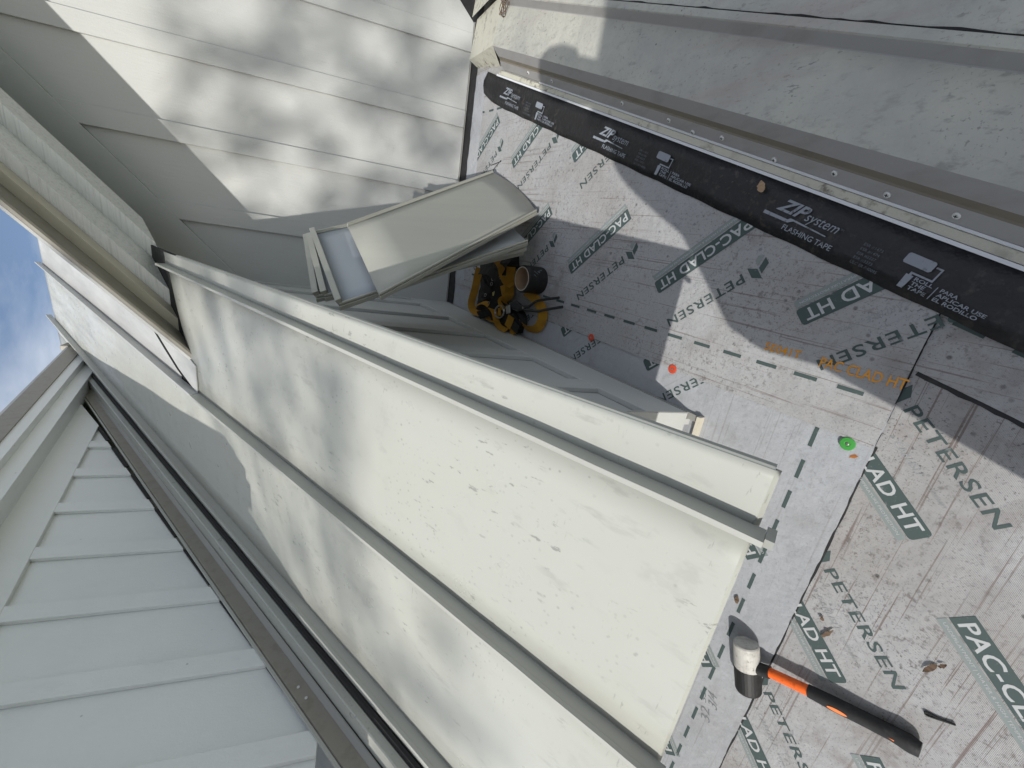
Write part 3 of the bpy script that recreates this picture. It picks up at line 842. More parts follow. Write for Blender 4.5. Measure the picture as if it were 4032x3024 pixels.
def drake(name, quad, mat, y0, y1=4.6, bev=0.0):
    m = MB()
    m.prism([Vector((x, y0, c + G * y0)) for x, c in quad], Vector((0, 1, G)) * (y1 - y0))
    return m.build(name, mat, dm, bevel=bev, cut=cutD)
m = MB()
yf = (0.905 + 0.553) / (0.7305 - G)
m.prism([Vector((DX + 0.002, YW, G * YW + 0.7435)), Vector((DX + 0.002, yend + 0.005, G * yend + 0.7435)), Vector((DX + 0.002, yf, sb(yf))), Vector((DX + 0.002, yf, G * yf + 0.91)), Vector((DX + 0.002, YW, G * YW + 0.91))], (-0.03, 0, 0))
m.build("frieze_board", M_SIDE2, dm, bevel=0.002)
EV = 0.43
drake("soffit_board", [(-1.386, 0.896), (-1.50, 0.896), (-1.50, 0.915), (-1.386, 0.915)], M_SIDE2, EV)
drake("rake_fascia", [(-1.384, 0.894), (-1.3995, 0.894), (-1.3995, 1.10), (-1.384, 1.10)], M_SIDE2, EV, bev=0.0015)
drake("rake_fascia", [(-1.342, 0.972), (-1.3835, 0.972), (-1.3835, 1.10), (-1.342, 1.10)], M_SIDE2, EV, bev=0.0015)
drake("rake_edge", [(-1.332, 1.027), (-1.3415, 1.027), (-1.3415, 1.118), (-1.330, 1.118)], M_BROWN, EV - 0.01)
drake("dormer_roof", [(-1.330, 1.1185), (-3.6, 1.1185), (-3.6, 1.135), (-1.334, 1.135)], M_METAL_OLD, EV - 0.02)
m = box(-1.368, -1.322, 4.12, 4.34, 2.335, 2.392)
m.build("ridge_cap_end", M_BROWN, dm, bevel=0.006)
m = MB()
m.prism([(DX - 0.03, YW, 0.1), (-3.5, YW, 0.1), (-3.5, YW, G * YW + 0.9), (DX - 0.03, YW, G * YW + 0.9)], (0, 0.03, 0))
m.build("front_wall", M_SIDE2, dm)
m = box(-3.5, -1.34, EV, EV + 0.03, G * EV + 0.93, G * EV + 1.10)
m.build("eave_board", M_SIDE2, dm)
# flashings along the dormer's foot
def foot(name, quad, mat, y0=0.62, y1=3.6, shrink=True):
    m = MB(); R = []
    for y in (y0, y0 + 0.3, 1.2, 2.0, 2.8, y1):
        R.append([Vector((x, y, zA(y) + a * (1 - 0.07 * (y - 0.9)))) for x, a in quad])
    m.loft(R)
    return m.build(name, mat, dm)
foot("rolled_lip", [(-1.4835, 0.160), (-1.4765, 0.158), (-1.4765, 0.148), (-1.4835, 0.146)], M_SEAM)
foot("counter_flashing", [(-1.4825, 0.1455), (-1.4705, 0.143), (-1.4705, 0.086), (-1.4805, 0.086)], M_BROWN)
foot("apron_flashing", [(-1.4800, 0.0855), (-1.4710, 0.0855), (-1.4620, 0.066), (-1.4620, 0.0625), (-1.4995, 0.0625)], M_FLASH)
foot("foot_gap", [(-1.4990, 0.0620), (-1.4680, 0.0620), (-1.4680, 0.0500), (-1.4990, 0.0500)], M_DARK)
for y in (0.72, 1.02, 1.06):
    m = MB(); cc = Vector((-1.4702, y, zA(y) + 0.115))
    m.loft([[cc + Vector((hh, 0.0045 * math.cos(q * math.pi / 5), 0.0045 * math.sin(q * math.pi / 5))) for q in range(10)] for hh in (0, 0.0025)])
    m.build("screw", M_SCREW, dm)
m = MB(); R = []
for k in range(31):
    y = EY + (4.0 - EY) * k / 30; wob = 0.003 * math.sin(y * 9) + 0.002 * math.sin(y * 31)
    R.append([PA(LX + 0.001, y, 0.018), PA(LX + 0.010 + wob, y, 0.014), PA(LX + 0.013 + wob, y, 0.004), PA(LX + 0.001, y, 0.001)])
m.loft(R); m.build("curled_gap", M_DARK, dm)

# dark stepped strips peeping out between the battens' feet
ys = [b[0] for b in db] + [yend]
prev = 0.93
for y0, y1 in db + [(yend, yend)]:
    if y0 - prev > 0.08:
        m = MB(); m.prism([(DX - 0.012, prev + 0.02, sb(prev + 0.02) - 0.018), (DX - 0.012, y0 - 0.004, sb(y0 - 0.004) - 0.018), (DX - 0.012, y0 - 0.004, sb(y0) - 0.001), (DX - 0.012, prev + 0.02, sb(prev + 0.02) - 0.001)], (0.008, 0, 0))
        m.build("step_flashing", M_DARK, dm)
    prev = y1

# ------------------------------------------------------------------ stack of loose roof panels
u_ = Vector((-0.381, -0.610, 0.695)).normalized()
TL, BL = Vector((-0.029, 1.670, 0.106)), Vector((-0.202, 1.269, -0.011))
wdir = BL - TL
pn = u_.cross(wdir).normalized()
if pn.z < 0: pn = -pn
def loose(TLc, BLc, uu, L1, L2, mat, label, lip=True, bulge=0.0):
    """one pan with upturned legs along both long sides; L1, L2 = lengths of its two long edges"""
    nn = uu.cross(BLc - TLc).normalized()
    if nn.z < 0: nn = -nn
    TRc, BRc = TLc - uu * L1, BLc - uu * L2
    o = thing("loose_roof_panel", (TRc + BRc) / 2, label, "roof panel", "loose roof panels in the leaning stack")
    ww = (BLc - TLc); wl_ = ww.normalized()
    m = MB(); R = []
    for k in range(9):
        s_ = k / 8
        a = TLc + (BLc - TLc) * s_; b = TRc + (BRc - TRc) * s_ - uu * bulge * math.sin(math.pi * s_)
        R.append([a + (b - a) * (j / 6) + nn * 0.003 * math.sin(math.pi * s_) * math.sin(j * 1.1 + 1) for j in range(7)])
    m.loft(R, close=False)
    pa = m.build("panel_pan", mat, o, smooth=True)
    sd = pa.modifiers.new("thickness", 'SOLIDIFY'); sd.thickness = 0.0012; sd.offset = -1
    for c0, c1, sg in ((TLc, TRc, -1), (BLc, BRc, 1)):
        m = MB()
        e = wl_ * sg
        m.prism([c0 + nn * 0.0006, c0 + e * 0.006 + nn * 0.0006, c0 + e * 0.007 - nn * 0.013, c0 + e * 0.004 - nn * 0.0145], c1 - c0)
        m.build("panel_leg", mat if mat is M_STACK else M_STACK, o, bevel=0.0015)
        m = MB()
        m.prism([c0 + e * -0.012 + nn * 0.001, c0 + e * 0.003 + nn * 0.001, c0 + e * 0.003 + nn * 0.009, c0 - e * 0.004 + nn * 0.010], c1 - c0)
        m.build("panel_rib", M_STACK, o, bevel=0.0015)
    if lip:
        m = MB()
        m.prism([TLc + nn * 0.0008, TLc + nn * 0.022 + uu * 0.010, TLc + nn * 0.024 - uu * 0.010, TLc + nn * 0.0008 - uu * 0.014], BLc - TLc)
        m.build("end_hem", M_STACK, o, bevel=0.001)
    return o
loose(TL, BL, u_, 0.905, 0.910, M_STACK, "top loose cream roof panel, longest edge lit, leaning on the stack", lip=False, bulge=0.035)
# the panels beneath lie slightly turned
def beneath(tl, bl, br, label, mat):
    tl, bl, br = Vector(tl), Vector(bl), Vector(br)
    uu = (bl - br).normalized(); L = (bl - br).length
    loose(tl, bl, uu, L * 0.96, L, mat, label)
beneath((-0.077, 1.743, 0.226), (-0.254, 1.332, 0.102), (0.015, 1.707, -0.585), "second loose roof panel with bluish film, directly under the top one", M_STACKB)
beneath((-0.0965, 1.758, 0.239), (-0.247, 1.415, 0.151), (-0.007, 1.712, -0.584), "third loose roof panel in the leaning stack, mostly covered by the bluish one", M_STACKB)
beneath((-0.106, 1.838, 0.261), (-0.264, 1.482, 0.183), (-0.026, 1.764, -0.593), "bottom loose roof panel of the leaning stack, nearest the harness", M_STACK)

# ------------------------------------------------------------------ mallet
ml = thing("rubber_mallet", PB(-0.98, 0.58, H_BOT), "two headed rubber mallet with orange shaft and black grip, lying by the roof edge", "mallet")
c1, c2, c3 = PB(-0.955, 0.630, 0.036), PB(-1.018, 0.605, 0.036), PB(-1.083, 0.580, 0.036)
ax = (c3 - c1).normalized()
a_ = ax.cross(nB).normalized(); b_ = a_.cross(ax)
def circ(c, r, n=28): return [c + a_ * r * math.cos(q * 2 * math.pi / n) + b_ * r * math.sin(q * 2 * math.pi / n) for q in range(n)]
m = MB(); m.loft([circ(c1 + ax * 0.003, 0.0285), circ(c1 + ax * 0.0005, 0.030), circ(c1, 0.031), circ(c1 + ax * 0.004, 0.033), circ(c1 + ax * 0.03, 0.0335), circ(c2, 0.0345)])
m.build("white_head", M_RUBW, ml, smooth=False, bevel=0.001)
m = MB(); m.loft([circ(c2 + ax * 0.0004, 0.0347), circ(c2 + ax * 0.03, 0.0345), circ(c3 - ax * 0.006, 0.0335), circ(c3 - ax * 0.001, 0.031), circ(c3, 0.028)])
m.build("black_head", M_RUBB, ml)
def oval(c, d, rw, rh, n=18):
    s_ = d.cross(nB).normalized(); t_ = s_.cross(d).normalized()
    return [c + s_ * rw * math.cos(q * 2 * math.pi / n) + t_ * rh * math.sin(q * 2 * math.pi / n) for q in range(n)]
hp = [PB(-0.999, 0.585, 0.036), PB(-0.990, 0.572, 0.0355), PB(-0.982, 0.556, 0.035), PB(-0.948, 0.472, 0.030), PB(-0.932, 0.424, 0.0265), PB(-0.912, 0.368, 0.022), PB(-0.897, 0.325, 0.020), PB(-0.887, 0.296, 0.022), PB(-0.884, 0.280, 0.022)]
def dd(k): return (hp[min(k + 1, 8)] - hp[max(k - 1, 0)]).normalized()
m = MB(); m.loft([oval(hp[0] + (hp[0] - hp[1]) * 0.6, dd(0), 0.017, 0.017), oval(hp[2], dd(2), 0.0165, 0.016)]); m.build("collar", M_RUBB, ml, smooth=True)
m = MB(); m.loft([oval(hp[2] - dd(2) * 0.004, dd(2), 0.0125, 0.0125), oval(hp[3], dd(3), 0.0138, 0.0125)]); m.build("shaft", M_ORNG, ml, smooth=True)
m = MB(); m.loft([oval(hp[3] - dd(3) * 0.002, dd(3), 0.0158, 0.0145), oval(hp[4], dd(4), 0.0178, 0.0160), oval(hp[5], dd(5), 0.0170, 0.0158), oval(hp[6], dd(6), 0.0172, 0.0160), oval(hp[7], dd(7), 0.0205, 0.0170), oval(hp[8], dd(8), 0.0175, 0.013)])
m.build("grip", M_RUBB, ml, smooth=True)
m = MB(); d4 = (hp[5] - hp[3]).normalized(); s4 = d4.cross(nB).normalized()
if s4.x > 0: s4 = -s4
def on_grip(c, l, a, rw, rh):
    lat = 0.0035 + l
    return c + d4 * a + s4 * lat + nG * (rh * math.sqrt(max(0, 1 - (lat / rw) ** 2)) + 0.0009)
nG = s4.cross(d4).normalized()
if nG.dot(nB) < 0: nG = -nG
m.face([on_grip(hp[4] + (hp[5] - hp[4]) * 0.15, 0.0050 * math.sin(q * math.pi / 8), 0.020 * math.cos(q * math.pi / 8), 0.0180, 0.0163) for q in range(16)])
m.build("grip_inset", M_ORNG2, ml)
m = MB()
m.face([on_grip(hp[6], l, a, 0.0178, 0.0164) for l, a in ((-0.001, -0.004), (-0.001, 0.016), (0.006, 0.018))])
m.build("grip_inset", M_ORNG2, ml)

# ------------------------------------------------------------------ tools by the side wall
def path(pts, h): return [PB(x, v, H_MID + h) for x, v in pts]
def smooth_pts(P, n=4):
    out_ = []
    for i in range(len(P) - 1):
        p0, p1, p2, p3 = P[max(i - 1, 0)], P[i], P[i + 1], P[min(i + 2, len(P) - 1)]
        for k in range(n):
            t = k / n
            out_.append(0.5 * ((2 * p1) + (p2 - p0) * t + (2 * p0 - 5 * p1 + 4 * p2 - p3) * t * t + (3 * p1 - p0 - 3 * p2 + p3) * t ** 3))
    return out_ + [P[-1]]
def ribbon(name, pts, lean, parent, mat, w=0.042, th=0.0022):
    """webbing standing partly on edge"""
    P = smooth_pts(pts); m = MB(); R = []
    for k, p in enumerate(P):
        d = (P[min(k + 1, len(P) - 1)] - P[max(k - 1, 0)]).normalized()
        sdir = d.cross(nB).normalized()
        l = lean if not callable(lean) else lean(k / len(P))
        e = sdir * math.cos(l) + nB * math.sin(l)
        q = e.cross(d).normalized()
        R.append([p - e * w / 2 - q * th / 2, p + e * w / 2 - q * th / 2, p + e * w / 2 + q * th / 2, p - e * w / 2 + q * th / 2])
    m.loft(R)
    return m.build(name, mat, parent)
hs = thing("safety_harness", PB(-0.27, 2.1, H_MID), "tangled yellow and black fall arrest harness on the underlayment by the wall", "harness")
blob = [(-0.130, 2.372), (-0.091, 2.254), (-0.045, 2.060), (-0.102, 2.036), (-0.120, 2.070), (-0.200, 2.063), (-0.215, 2.100), (-0.255, 2.070), (-0.276, 2.115), (-0.292, 2.055), (-0.300, 1.985), (-0.335, 1.930), (-0.398, 1.925), (-0.405, 2.028), (-0.402, 2.158), (-0.365, 2.258), (-0.373, 2.343), (-0.308, 2.353), (-0.199, 2.334)]
m = MB()
bx, bv = sum(p[0] for p in blob) / len(blob), sum(p[1] for p in blob) / len(blob)
dense = []
for i in range(len(blob)):
    a, b = Vector(blob[i]), Vector(blob[(i + 1) % len(blob)])
    for k in range(3): dense.append(a + (b - a) * (k / 3) + Vector((rnd.uniform(-.004, .004), rnd.uniform(-.004, .004))))
R = []
for s_, h in ((1.0, 0.0), (1.0, 0.018), (0.94, 0.034), (0.8, 0.044), (0.55, 0.050), (0.25, 0.046)):
    R.append([PB(bx + (p.x - bx) * s_, bv + (p.y - bv) * s_, H_MID + h * (0.75 + 0.5 * rnd.random())) for p in dense])
m.loft(R); pad = m.build("padding", M_PAD, hs, smooth=True)
ribbon("strap", path([(-0.105, 2.036), (-0.150, 2.030), (-0.200, 2.022), (-0.240, 2.022), (-0.269, 2.070), (-0.284, 2.060), (-0.300, 2.03)], 0.050), 1.0, hs, M_WEB)
ribbon("strap", path([(-0.195, 2.075), (-0.222, 2.058), (-0.248, 2.040)], 0.052), 0.3, hs, M_WEB)
ribbon("strap", path([(-0.200, 1.920), (-0.214, 1.860), (-0.236, 1.805), (-0.263, 1.778), (-0.301, 1.774), (-0.337, 1.793), (-0.354, 1.830), (-0.358, 1.882), (-0.343, 1.930)], 0.024), 0.75, hs, M_WEB)
ribbon("strap", path([(-0.150, 2.364), (-0.206, 2.375), (-0.266, 2.384), (-0.335, 2.405), (-0.370, 2.395), (-0.385, 2.350), (-0.380, 2.300), (-0.378, 2.226), (-0.380, 2.150), (-0.376, 2.08)], 0.030), 0.7, hs, M_WEB)
ribbon("strap", path([(-0.325, 1.965), (-0.352, 1.972), (-0.382, 1.985)], 0.056), 0.2, hs, M_WEB)
ribbon("strap", path([(-0.368, 1.960), (-0.390, 1.955), (-0.408, 1.940)], 0.040), 0.2, hs, M_WEB)
ribbon("strap", path([(-0.300, 2.12), (-0.335, 2.02), (-0.365, 1.94), (-0.375, 1.90)], 0.050), 0.1, hs, M_PAD)
ribbon("strap", path([(-0.160, 2.30), (-0.150, 2.20), (-0.185, 2.11), (-0.260, 2.10), (-0.345, 2.16), (-0.385, 2.26)], 0.062), 0.5, hs, M_PAD)
ribbon("strap", path([(-0.07, 2.22), (-0.105, 2.13), (-0.150, 2.09), (-0.178, 2.05), (-0.185, 1.99)], 0.055), 0.8, hs, M_WEB, 0.035)
ribbon("strap", path([(-0.345, 2.30), (-0.310, 2.22), (-0.330, 2.12), (-0.392, 2.06), (-0.398, 1.98)], 0.060), 0.9, hs, M_WEB, 0.03)
ribbon("strap", path([(-0.300, 1.995), (-0.292, 1.950), (-0.315, 1.905), (-0.350, 1.895)], 0.030), 1.1, hs, M_PAD, 0.035)
m = MB(); m.prism([PB(x, v, H_MID + 0.056) for x, v in ((-0.247, 2.160), (-0.219, 2.100), (-0.243, 2.087), (-0.263, 2.152))], nB * 0.001); m.build("care_label", M_LABEL, hs)
m = MB(); c = PB(-0.325, 2.065, H_MID + 0.060)
ra, rb = dirB(20), dirB(110)
m.tube([c + ra * 0.030 * math.cos(q * math.pi / 10) + rb * 0.040 * math.sin(q * math.pi / 10) for q in range(21)], 0.0045, 6, up=nB)
m.build("d_ring", M_STEEL, hs, smooth=True)
m = MB(); m.prism([c + ra * x + rb * y - nB * 0.004 for x, y in ((-0.02, -0.012), (0.02, -0.012), (0.02, 0.012), (-0.02, 0.012))], nB * 0.007); m.build("buckle", M_WEB, hs, bevel=0.002)
m = MB(); m.prism([c + ra * x + rb * y - nB * 0.010 for x, y in ((-0.018, -0.085), (0.022, -0.085), (0.022, -0.050), (-0.018, -0.050))], nB * 0.007); m.build("buckle", M_STEEL, hs, bevel=0.002)
for x, v in ((-0.148, 2.050), (-0.164, 2.109), (-0.183, 2.176), (-0.272, 2.226), (-0.307, 2.183), (-0.207, 2.179)):
    m = MB(); c = PB(x, v, H_MID + 0.056)
    m.tube([c + ra * 0.0075 * math.cos(q * math.pi / 6) + rb * 0.0095 * math.sin(q * math.pi / 6) for q in range(13)], 0.0018, 5, up=nB)
    m.build("eyelet", M_STEEL, hs, smooth=True)

rl = thing("tape_roll", PB(-0.138, 1.867, H_MID), "upright roll of black tape with brown cardboard core beside the harness", "tape roll")
c = PB(-0.138, 1.867, H_MID)
ex, ey = dirB(0), dirB(90)
def rc(r, h, n=40): return [c + nB * h + ex * r * math.cos(q * 2 * math.pi / n) + ey * r * math.sin(q * 2 * math.pi / n) for q in range(n)]
m = MB(); m.loft([rc(0.0505, 0.002), rc(0.058, 0.0), rc(0.0585, 0.003), rc(0.0585, 0.096), rc(0.057, 0.1), rc(0.0515, 0.1)], caps=False); m.build("tape_winding", M_RUBB, rl)
m = MB(); m.loft([rc(0.0515, 0.0), rc(0.0515, 0.1015), rc(0.0485, 0.1015), rc(0.0485, 0.0)], caps=False); 
o = m.build("cardboard_core", [M_CARD, M_PAPER], rl)
for p in o.data.polygons:
    if abs(p.normal.dot(nB)) > 0.9: p.material_index = 1
m = MB()
for (q0, q1, h0, h1) in ((5.2, 5.5, 0.05, 0.075), (5.35, 5.7, 0.045, 0.03), (5.0, 5.2, 0.06, 0.08)):
    m.face([c + nB * h + (ex * math.cos(q) + ey * math.sin(q)) * 0.0592 for q, h in ((q0, h0), (q1, h1 - 0.008), (q1, h1), (q0 + 0.1, h0 + 0.012))])
m.build("printed_mark", M_TAPEINK2, rl)

tg = thing("hand_tongs", PB(-0.27, 1.87, H_MID), "black steel seaming pliers with two open handles lying across the yellow strap", "pliers")
HH = 0.046
def hpath(P): return [PB(x, v, H_MID + HH * k) for x, v, k in P]
m = MB(); m.tube(smooth_pts(hpath([(-0.262, 1.885, 0.95), (-0.252, 1.850, 1.0), (-0.224, 1.812, 1.0), (-0.206, 1.765, 0.85), (-0.183, 1.690, 0.5)])), 0.0062, 8, up=nB); m.build("handle", M_TOOL, tg, smooth=True)
m = MB(); m.tube(smooth_pts(hpath([(-0.276, 1.885, 0.95), (-0.268, 1.836, 1.05), (-0.262, 1.790, 0.95), (-0.242, 1.735, 0.8), (-0.215, 1.660, 0.45)])), 0.0062, 8, up=nB); m.build("handle", M_TOOL, tg, smooth=True)
for a, b in (((-0.288, 2.030), (-0.248, 1.965)), ((-0.290, 2.030), (-0.296, 1.930))):
    m = MB()
    poly = [a, b, (-0.263, 1.905), (-0.272, 1.880), (-0.279, 1.905)]
    m.prism([PB(x, v, H_MID + HH * 0.82) for x, v in poly], nB * 0.012); m.build("jaw", M_TOOL, tg, bevel=0.002)
m = MB(); cc = PB(-0.268, 1.890, H_MID + HH * 0.8 + 0.012); m.loft([[cc + ex * 0.006 * math.cos(q) + ey * 0.006 * math.sin(q) + nB * h for q in [i * math.pi / 5 for i in range(10)]] for h in (0, 0.004)]); m.build("pivot_bolt", M_STEEL, tg)

# ------------------------------------------------------------------ cap nails, leaves, scraps
def cap(x, v, h, r, mat, label):
    o = thing("cap_nail", PB(x, v, h), label, "cap nail", "plastic cap nails along the lap")
    c = PB(x, v, h)
    ring = lambda rr, hh: [c + nB * hh + ex * rr * math.cos(q * math.pi / 12) + ey * rr * math.sin(q * math.pi / 12) for q in range(24)]
    m = MB(); m.loft([ring(r, 0.0), ring(r, 0.0016), ring(r * 0.9, 0.0024), ring(r * 0.42, 0.0030), ring(r * 0.32, 0.0022)]); m.build("cap_disc", mat, o)
    m = MB(); m.loft([ring(0.0036, 0.0025), ring(0.0036, 0.0036), ring(0.002, 0.0042)]); m.build("nail_head", M_STEEL, o)
cap(-0.3195, 0.6155, H_MID + 0.0006, 0.0155, M_GREEN, "bright green plastic cap nail near the corner of the lap")
cap(-0.301, 1.106, H_MID + 0.0006, 0.0145, M_RED, "orange red cap nail in the sunlit band of the lap")
cap(-0.298, 1.484, H_MID + 0.0006, 0.0140, M_RED, "darker orange red cap nail in shade, nearest the harness")
def scrap(name, x, v, h, L, wd, ang, label, cat, mat=M_LEAF, n=7):
    m = MB(); r_ = dirB(ang); q_ = dirB(ang + 90); c = PB(x, v, h + 0.0015)
    up_, lo_ = [], []
    for k in range(n + 1):
        t = k / n; w = wd * math.sin(math.pi * min(1, 0.08 + t * 0.92)) * (0.7 + 0.6 * rnd.random())
        b = c + r_ * (t - 0.5) * L + nB * (0.004 * math.sin(math.pi * t) + 0.002 * rnd.random())
        up_.append(b + q_ * w + nB * 0.003 * rnd.random()); lo_.append(b - q_ * w)
    m.loft([up_, lo_], close=False)
    tag(m.build(name, mat), label, cat)
scrap("dry_leaf", -0.789, 0.495, H_BOT, 0.040, 0.0045, -20, "curled brown leaf between the two middle logos, right of the mallet head", "leaf")
scrap("dry_leaf", -0.761, 0.516, H_BOT, 0.014, 0.004, 30, "tiny brown leaf flake just above the curled leaf", "leaf")
scrap("dry_leaf", -0.710, 0.331, H_BOT, 0.034, 0.0055, 160, "larger of two brown flakes right of the mallet shaft", "leaf")
scrap("dry_leaf", -0.689, 0.319, H_BOT, 0.018, 0.0035, 150, "smaller of two brown flakes right of the mallet shaft", "leaf")
scrap("seed_tuft", -0.874, 0.697, H_LOW, 0.026, 0.006, 10, "brown seed tuft on the dashed line beside the metal panel", "debris")
scrap("foam_crumb", 0.236, 0.996, HT + 0.012, 0.030, 0.010, 20, "tan crumb of foam lying on the black tape lettering", "debris", M_CARD)
m = MB(); m.tube(smooth_pts([PB(-0.807, 0.303, H_BOT + 0.003), PB(-0.800, 0.281, H_BOT + 0.003), PB(-0.789, 0.262, H_BOT + 0.004), PB(-0.796, 0.272, H_BOT + 0.003), PB(-0.812, 0.298, H_BOT + 0.003), PB(-0.807, 0.303, H_BOT + 0.003)]), 0.0022, 5)
tag(m.build("bent_tie", M_DARK), "thin dark bent loop of wire right of the mallet grip", "wire")

# ------------------------------------------------------------------ behind the camera: what throws the shade
ch = thing("shade_chimney", (0.3, -1.6, zB(-1.6)), "made-up brick chimney with stone cap, added behind the camera to shade the old roof", "chimney")
box(-0.52, 0.95, -1.95, -1.345, zB(-2.0) - 0.1, 0.83).build("shade_chimney_stack", M_BRICK, ch)  # unseen chimney added to cast the straight shadow edge on the old roof
box(-0.55, 0.98, -1.98, -1.315, 0.832, 0.89).build("shade_chimney_cap", M_STONE, ch, bevel=0.01)

ps = thing("person", (-0.15, -0.34, zB(-0.34)), "person in a made-up dark wide poncho and jeans holding up a phone", "person")
def skinfig(name, V, E, mats, parent, sub=2):
    me = bpy.data.meshes.new(name)
    bm = bmesh.new(); lay = bm.verts.layers.skin.verify()
    off = WORLD[parent.name]
    vs = []
    for k, (p, r) in enumerate(V):
        v = bm.verts.new(Vector(p) - off); v[lay].radius = (r, r) if not isinstance(r, tuple) else r
        v[lay].use_root = (k == 0); vs.append(v)
    for a, b in E: bm.edges.new((vs[a], vs[b]))
    bm.to_mesh(me); bm.free()
    for m_ in mats: me.materials.append(m_)
    o = bpy.data.objects.new(name, me); COL.objects.link(o); o.parent = parent; WORLD[o.name] = off
    o.modifiers.new("skin", 'SKIN').use_smooth_shade = True
    sb_ = o.modifiers.new("sub", 'SUBSURF'); sb_.levels = sub; sb_.render_levels = sub
    return o
fz_ = lambda y: zB(y) + 0.04
bx0 = -0.09
body = [((bx0, -0.36, -0.42), (0.15, 0.11)), ((bx0, -0.37, -0.25), (0.145, 0.105)), ((bx0, -0.38, -0.02), (0.16, 0.115)), ((bx0, -0.38, 0.16), (0.17, 0.10)), ((bx0, -0.36, 0.27), 0.055), ((bx0, -0.34, 0.37), (0.075, 0.09)), ((bx0, -0.335, 0.47), (0.078, 0.095)), ((bx0, -0.345, 0.56), 0.055),
        ((bx0 - 0.13, -0.36, -0.52), 0.085), ((bx0 - 0.24, -0.33, -0.88), 0.06), ((bx0 - 0.30, -0.38, fz_(-0.38) + 0.06), 0.042), ((bx0 - 0.31, -0.24, fz_(-0.24)), 0.036),
        ((bx0 + 0.10, -0.36, -0.52), 0.085), ((bx0 + 0.15, -0.33, -0.88), 0.06), ((bx0 + 0.19, -0.40, fz_(-0.40) + 0.06), 0.042), ((bx0 + 0.20, -0.26, fz_(-0.26)), 0.036),
        ((bx0 - 0.20, -0.37, 0.18), 0.065), ((bx0 - 0.30, -0.36, -0.26), 0.060), ((bx0 - 0.13, -0.10, -0.02), 0.036), ((bx0 - 0.02, -0.055, 0.00), (0.03, 0.022)),
        ((bx0 + 0.20, -0.37, 0.18), 0.065), ((bx0 + 0.38, -0.28, -0.04), 0.052), ((bx0 + 0.30, -0.10, -0.02), 0.036), ((bx0 + 0.22, -0.055, 0.00), (0.03, 0.022))]
edges = [(0, 1), (1, 2), (2, 3), (3, 4), (4, 5), (5, 6), (6, 7), (0, 8), (8, 9), (9, 10), (10, 11), (0, 12), (12, 13), (13, 14), (14, 15), (3, 16), (16, 17), (17, 18), (18, 19), (3, 20), (20, 21), (21, 22), (22, 23)]
skinfig("body", body, edges, [M_COAT], ps)
for sx, hx in ((1, bx0 - 0.02), (-1, bx0 + 0.22)):
    for k in range(4):
        z0 = 0.028 - 0.018 * k
        skinfig("finger", [((hx, -0.055, z0), 0.011), ((hx + sx * 0.035, -0.034, z0 + 0.003), 0.009), ((hx + sx * 0.060, -0.030, z0), 0.008)], [(0, 1), (1, 2)], [M_SKIN], ps, 1)
    skinfig("thumb", [((hx, -0.060, -0.02), 0.011), ((hx + sx * 0.03, -0.066, -0.035), 0.009), ((hx + sx * 0.045, -0.060, -0.02), 0.008)], [(0, 1), (1, 2)], [M_SKIN], ps, 1)
skinfig("trousers", [((bx0, -0.36, -0.46), (0.155, 0.118)), ((bx0 - 0.13, -0.36, -0.54), 0.10), ((bx0 - 0.24, -0.33, -0.88), 0.073), ((bx0 - 0.298, -0.375, fz_(-0.38) + 0.10), 0.06), ((bx0 + 0.10, -0.36, -0.54), 0.10), ((bx0 + 0.15, -0.33, -0.88), 0.073), ((bx0 + 0.188, -0.395, fz_(-0.40) + 0.10), 0.06)],
        [(0, 1), (1, 2), (2, 3), (0, 4), (4, 5), (5, 6)], [M_DENIM], ps)
m = MB(); hc = Vector((bx0, -0.345, 0.515))
m.loft([[hc + Vector((0.088 * f * math.cos(q * math.pi / 10), 0.105 * f * math.sin(q * math.pi / 10), dz)) for q in range(20)] for f, dz in ((1.0, -0.03), (1.03, 0.02), (0.9, 0.07), (0.6, 0.10), (0.2, 0.112))])
m.build("hair", M_BARK, ps, smooth=True)
m = MB(); m.loft([[Vector((bx0 + x * s_, -0.262 + y, 0.40 + z * s_)) for x, z in ((-0.012, -0.02), (0.012, -0.02), (0.006, 0.03), (-0.006, 0.03))] for s_, y in ((1, -0.01), (0.5, 0.018))]); m.build("nose", M_SKIN, ps)
m = MB(); R = []  # poncho invented; its outline is shaped to fill out the person's shadow
for z, xl, xr, dp in ((0.27, -0.17, 0.0, 0.06), (0.20, -0.255, 0.10, 0.10), (0.12, -0.305, 0.17, 0.12), (0.02, -0.36, 0.25, 0.13), (-0.084, -0.415, 0.30, 0.14), (-0.2, -0.512, 0.33, 0.15), (-0.27, -0.570, 0.34, 0.16), (-0.34, -0.572, 0.34, 0.16), (-0.44, -0.530, 0.32, 0.16), (-0.58, -0.515, 0.30, 0.16), (-0.85, -0.50, 0.30, 0.16)):
    cx, rx = (xl + xr) / 2, (xr - xl) / 2
    R.append([Vector((cx + rx * math.cos(q * math.pi / 14), -0.37 + dp * math.sin(q * math.pi / 14) * (1 + 0.12 * math.cos(q * 3)), z)) for q in range(28)])
m.loft(R, caps=False); pc = m.build('poncho', M_COAT, ps, smooth=True)
sd = pc.modifiers.new("thickness", 'SOLIDIFY'); sd.thickness = 0.006
# the phone, right behind the lens
ph = MB(); fw = -back
cph = -fw * 0.012 + up * 0.0 + right * 0.02
ph.prism([cph + right * a + up * b - fw * 0.008 for a, b in ((-0.075, -0.036), (0.075, -0.036), (0.075, 0.036), (-0.075, 0.036))], fw * 0.008)
tag(ph.build("phone", M_PHONE), "dark phone held in both hands in front of the person's chest", "phone")

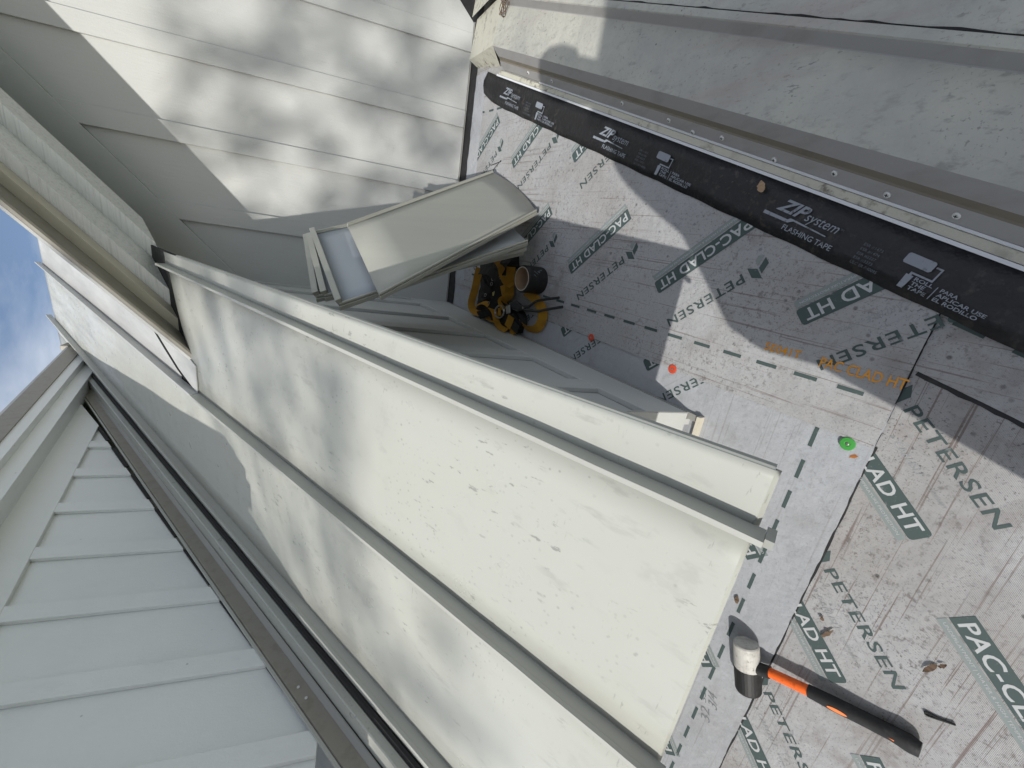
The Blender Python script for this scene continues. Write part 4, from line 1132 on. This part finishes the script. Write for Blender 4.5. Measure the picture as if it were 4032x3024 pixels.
# tall tree in the sun's direction: its leaves dapple the wall and the steep roof
tree = thing("tall_tree", (-8.6, -13.0, -6.5), "tall thin leaved tree standing on the lawn far behind the roof", "tree")
crown, limbs = MB(), MB()
base = Vector((-8.6, -13.0, -6.5))
trunk_top = base + Vector((0.2, 0.2, 13.0))
limbs.tube([base, base + Vector((0.1, 0, 4)), base + Vector((0.0, 0.1, 9)), trunk_top, trunk_top + Vector((0.1, 0, 3.5))], [0.34, 0.27, 0.2, 0.13, 0.04], 10)
def leaves(c, r, n, size):
    for _ in range(n):
        d = Vector((rnd.gauss(0, 1), rnd.gauss(0, 1), rnd.gauss(0, 1)))
        p = c + d * (r * 0.55)
        a = Vector((rnd.gauss(0, 1), rnd.gauss(0, 1), rnd.gauss(0, 1))).normalized()
        b = a.cross(Vector((rnd.gauss(0, 1), rnd.gauss(0, 1), rnd.gauss(0, 1)))).normalized()
        s_ = size * rnd.uniform(0.6, 1.3)
        crown.face([p - a * s_, p + b * s_ * 0.45, p + a * s_, p - b * s_ * 0.45])
def W1p(x, z): return Vector((x, GY, z))
dark = [(W1p(0.83, 0.52), .16), (W1p(0.76, 0.30), .13), (W1p(0.64, 0.50), .12), (W1p(0.67, 0.12), .13), (W1p(0.97, -0.05), .12), (W1p(0.85, -0.10), .09), (W1p(0.41, 0.44), .10), (W1p(0.30, 0.60), .10),
        (W1p(0.51, 0.08), .10), (W1p(0.56, -0.18), .10), (W1p(0.29, 0.29), .08), (W1p(0.40, -0.27), .10), (W1p(1.05, 0.25), .15), (W1p(0.15, 0.10), .06), (W1p(0.72, -0.25), .09), (W1p(0.9, 0.8), .2), (W1p(0.2, -0.2), .07),
        (PA(-0.38, 1.10), .11), (PA(-0.50, 1.10), .12), (PA(-0.62, 1.10), .12), (PA(-0.74, 1.10), .12), (PA(-0.86, 1.08), .12), (PA(-0.96, 1.00), .14), (PA(-0.60, 1.50), .09), (PA(-0.70, 1.42), .10), (PA(-0.33, 1.75), .10), (PA(-0.45, 1.70), .07), (PA(-0.60, 1.80), .09),
        (PA(-1.04, 1.24), .10), (PA(-1.12, 0.80), .10), (PA(-1.06, 0.62), .10), (PA(-1.20, 1.02), .08), (PA(-0.90, 0.70), .06)]
bright = [(0.79, 0.64), (0.82, 0.35), (0.52, 0.50), (0.54, 0.31), (0.79, 0.03), (0.25, 0.42), (0.38, -0.03), (0.27, 0.17), (0.98, -0.27), (1.15, 0.5), (0.1, 0.45), (0.6, -0.3)]
for _ in range(320):
    x, z = rnd.uniform(-0.1, 1.35), rnd.uniform(-0.45, 0.95)
    if all((x - a) ** 2 + (z - b) ** 2 > 0.125 ** 2 for a, b in bright):
        leaves(W1p(x, z) - SUN * rnd.uniform(13.5, 18.5), 0.07, 3, 0.06)
for p, r in dark:
    c = p - SUN * rnd.uniform(14.5, 18.5)
    leaves(c, r, int(8 + 420 * r * r), 0.065)
    j = base + Vector((0.1, 0.1, max(7, min(14.5, c.z - base.z - 2.0))))
    limbs.tube([j, (j + c) / 2 + Vector((0, 0, 0.5)), c], [0.04, 0.012, 0.004], 5)
for k in range(46):                                                  # the rest of the crown
    c = trunk_top + Vector((rnd.gauss(-0.6, 2.2), rnd.gauss(0, 2.4) - 1.0, rnd.gauss(0.6, 1.8)))
    q = c - Vector((-0.2, 1.6, 0.2)); q = q - SUN * q.dot(SUN)
    if q.length < 4.0: c = c + q.normalized() * (4.0 - q.length)
    leaves(c, 0.5, 90, 0.08)
    j = base + Vector((0.1, 0.1, 10 + 3 * rnd.random()))
    limbs.tube([j, (j + c) / 2 + Vector((0, 0, 0.4)), c], [0.06, 0.03, 0.008], 5)
limbs.build("trunk", M_BARK, tree)
crown.build("crown", M_CROWN, tree)
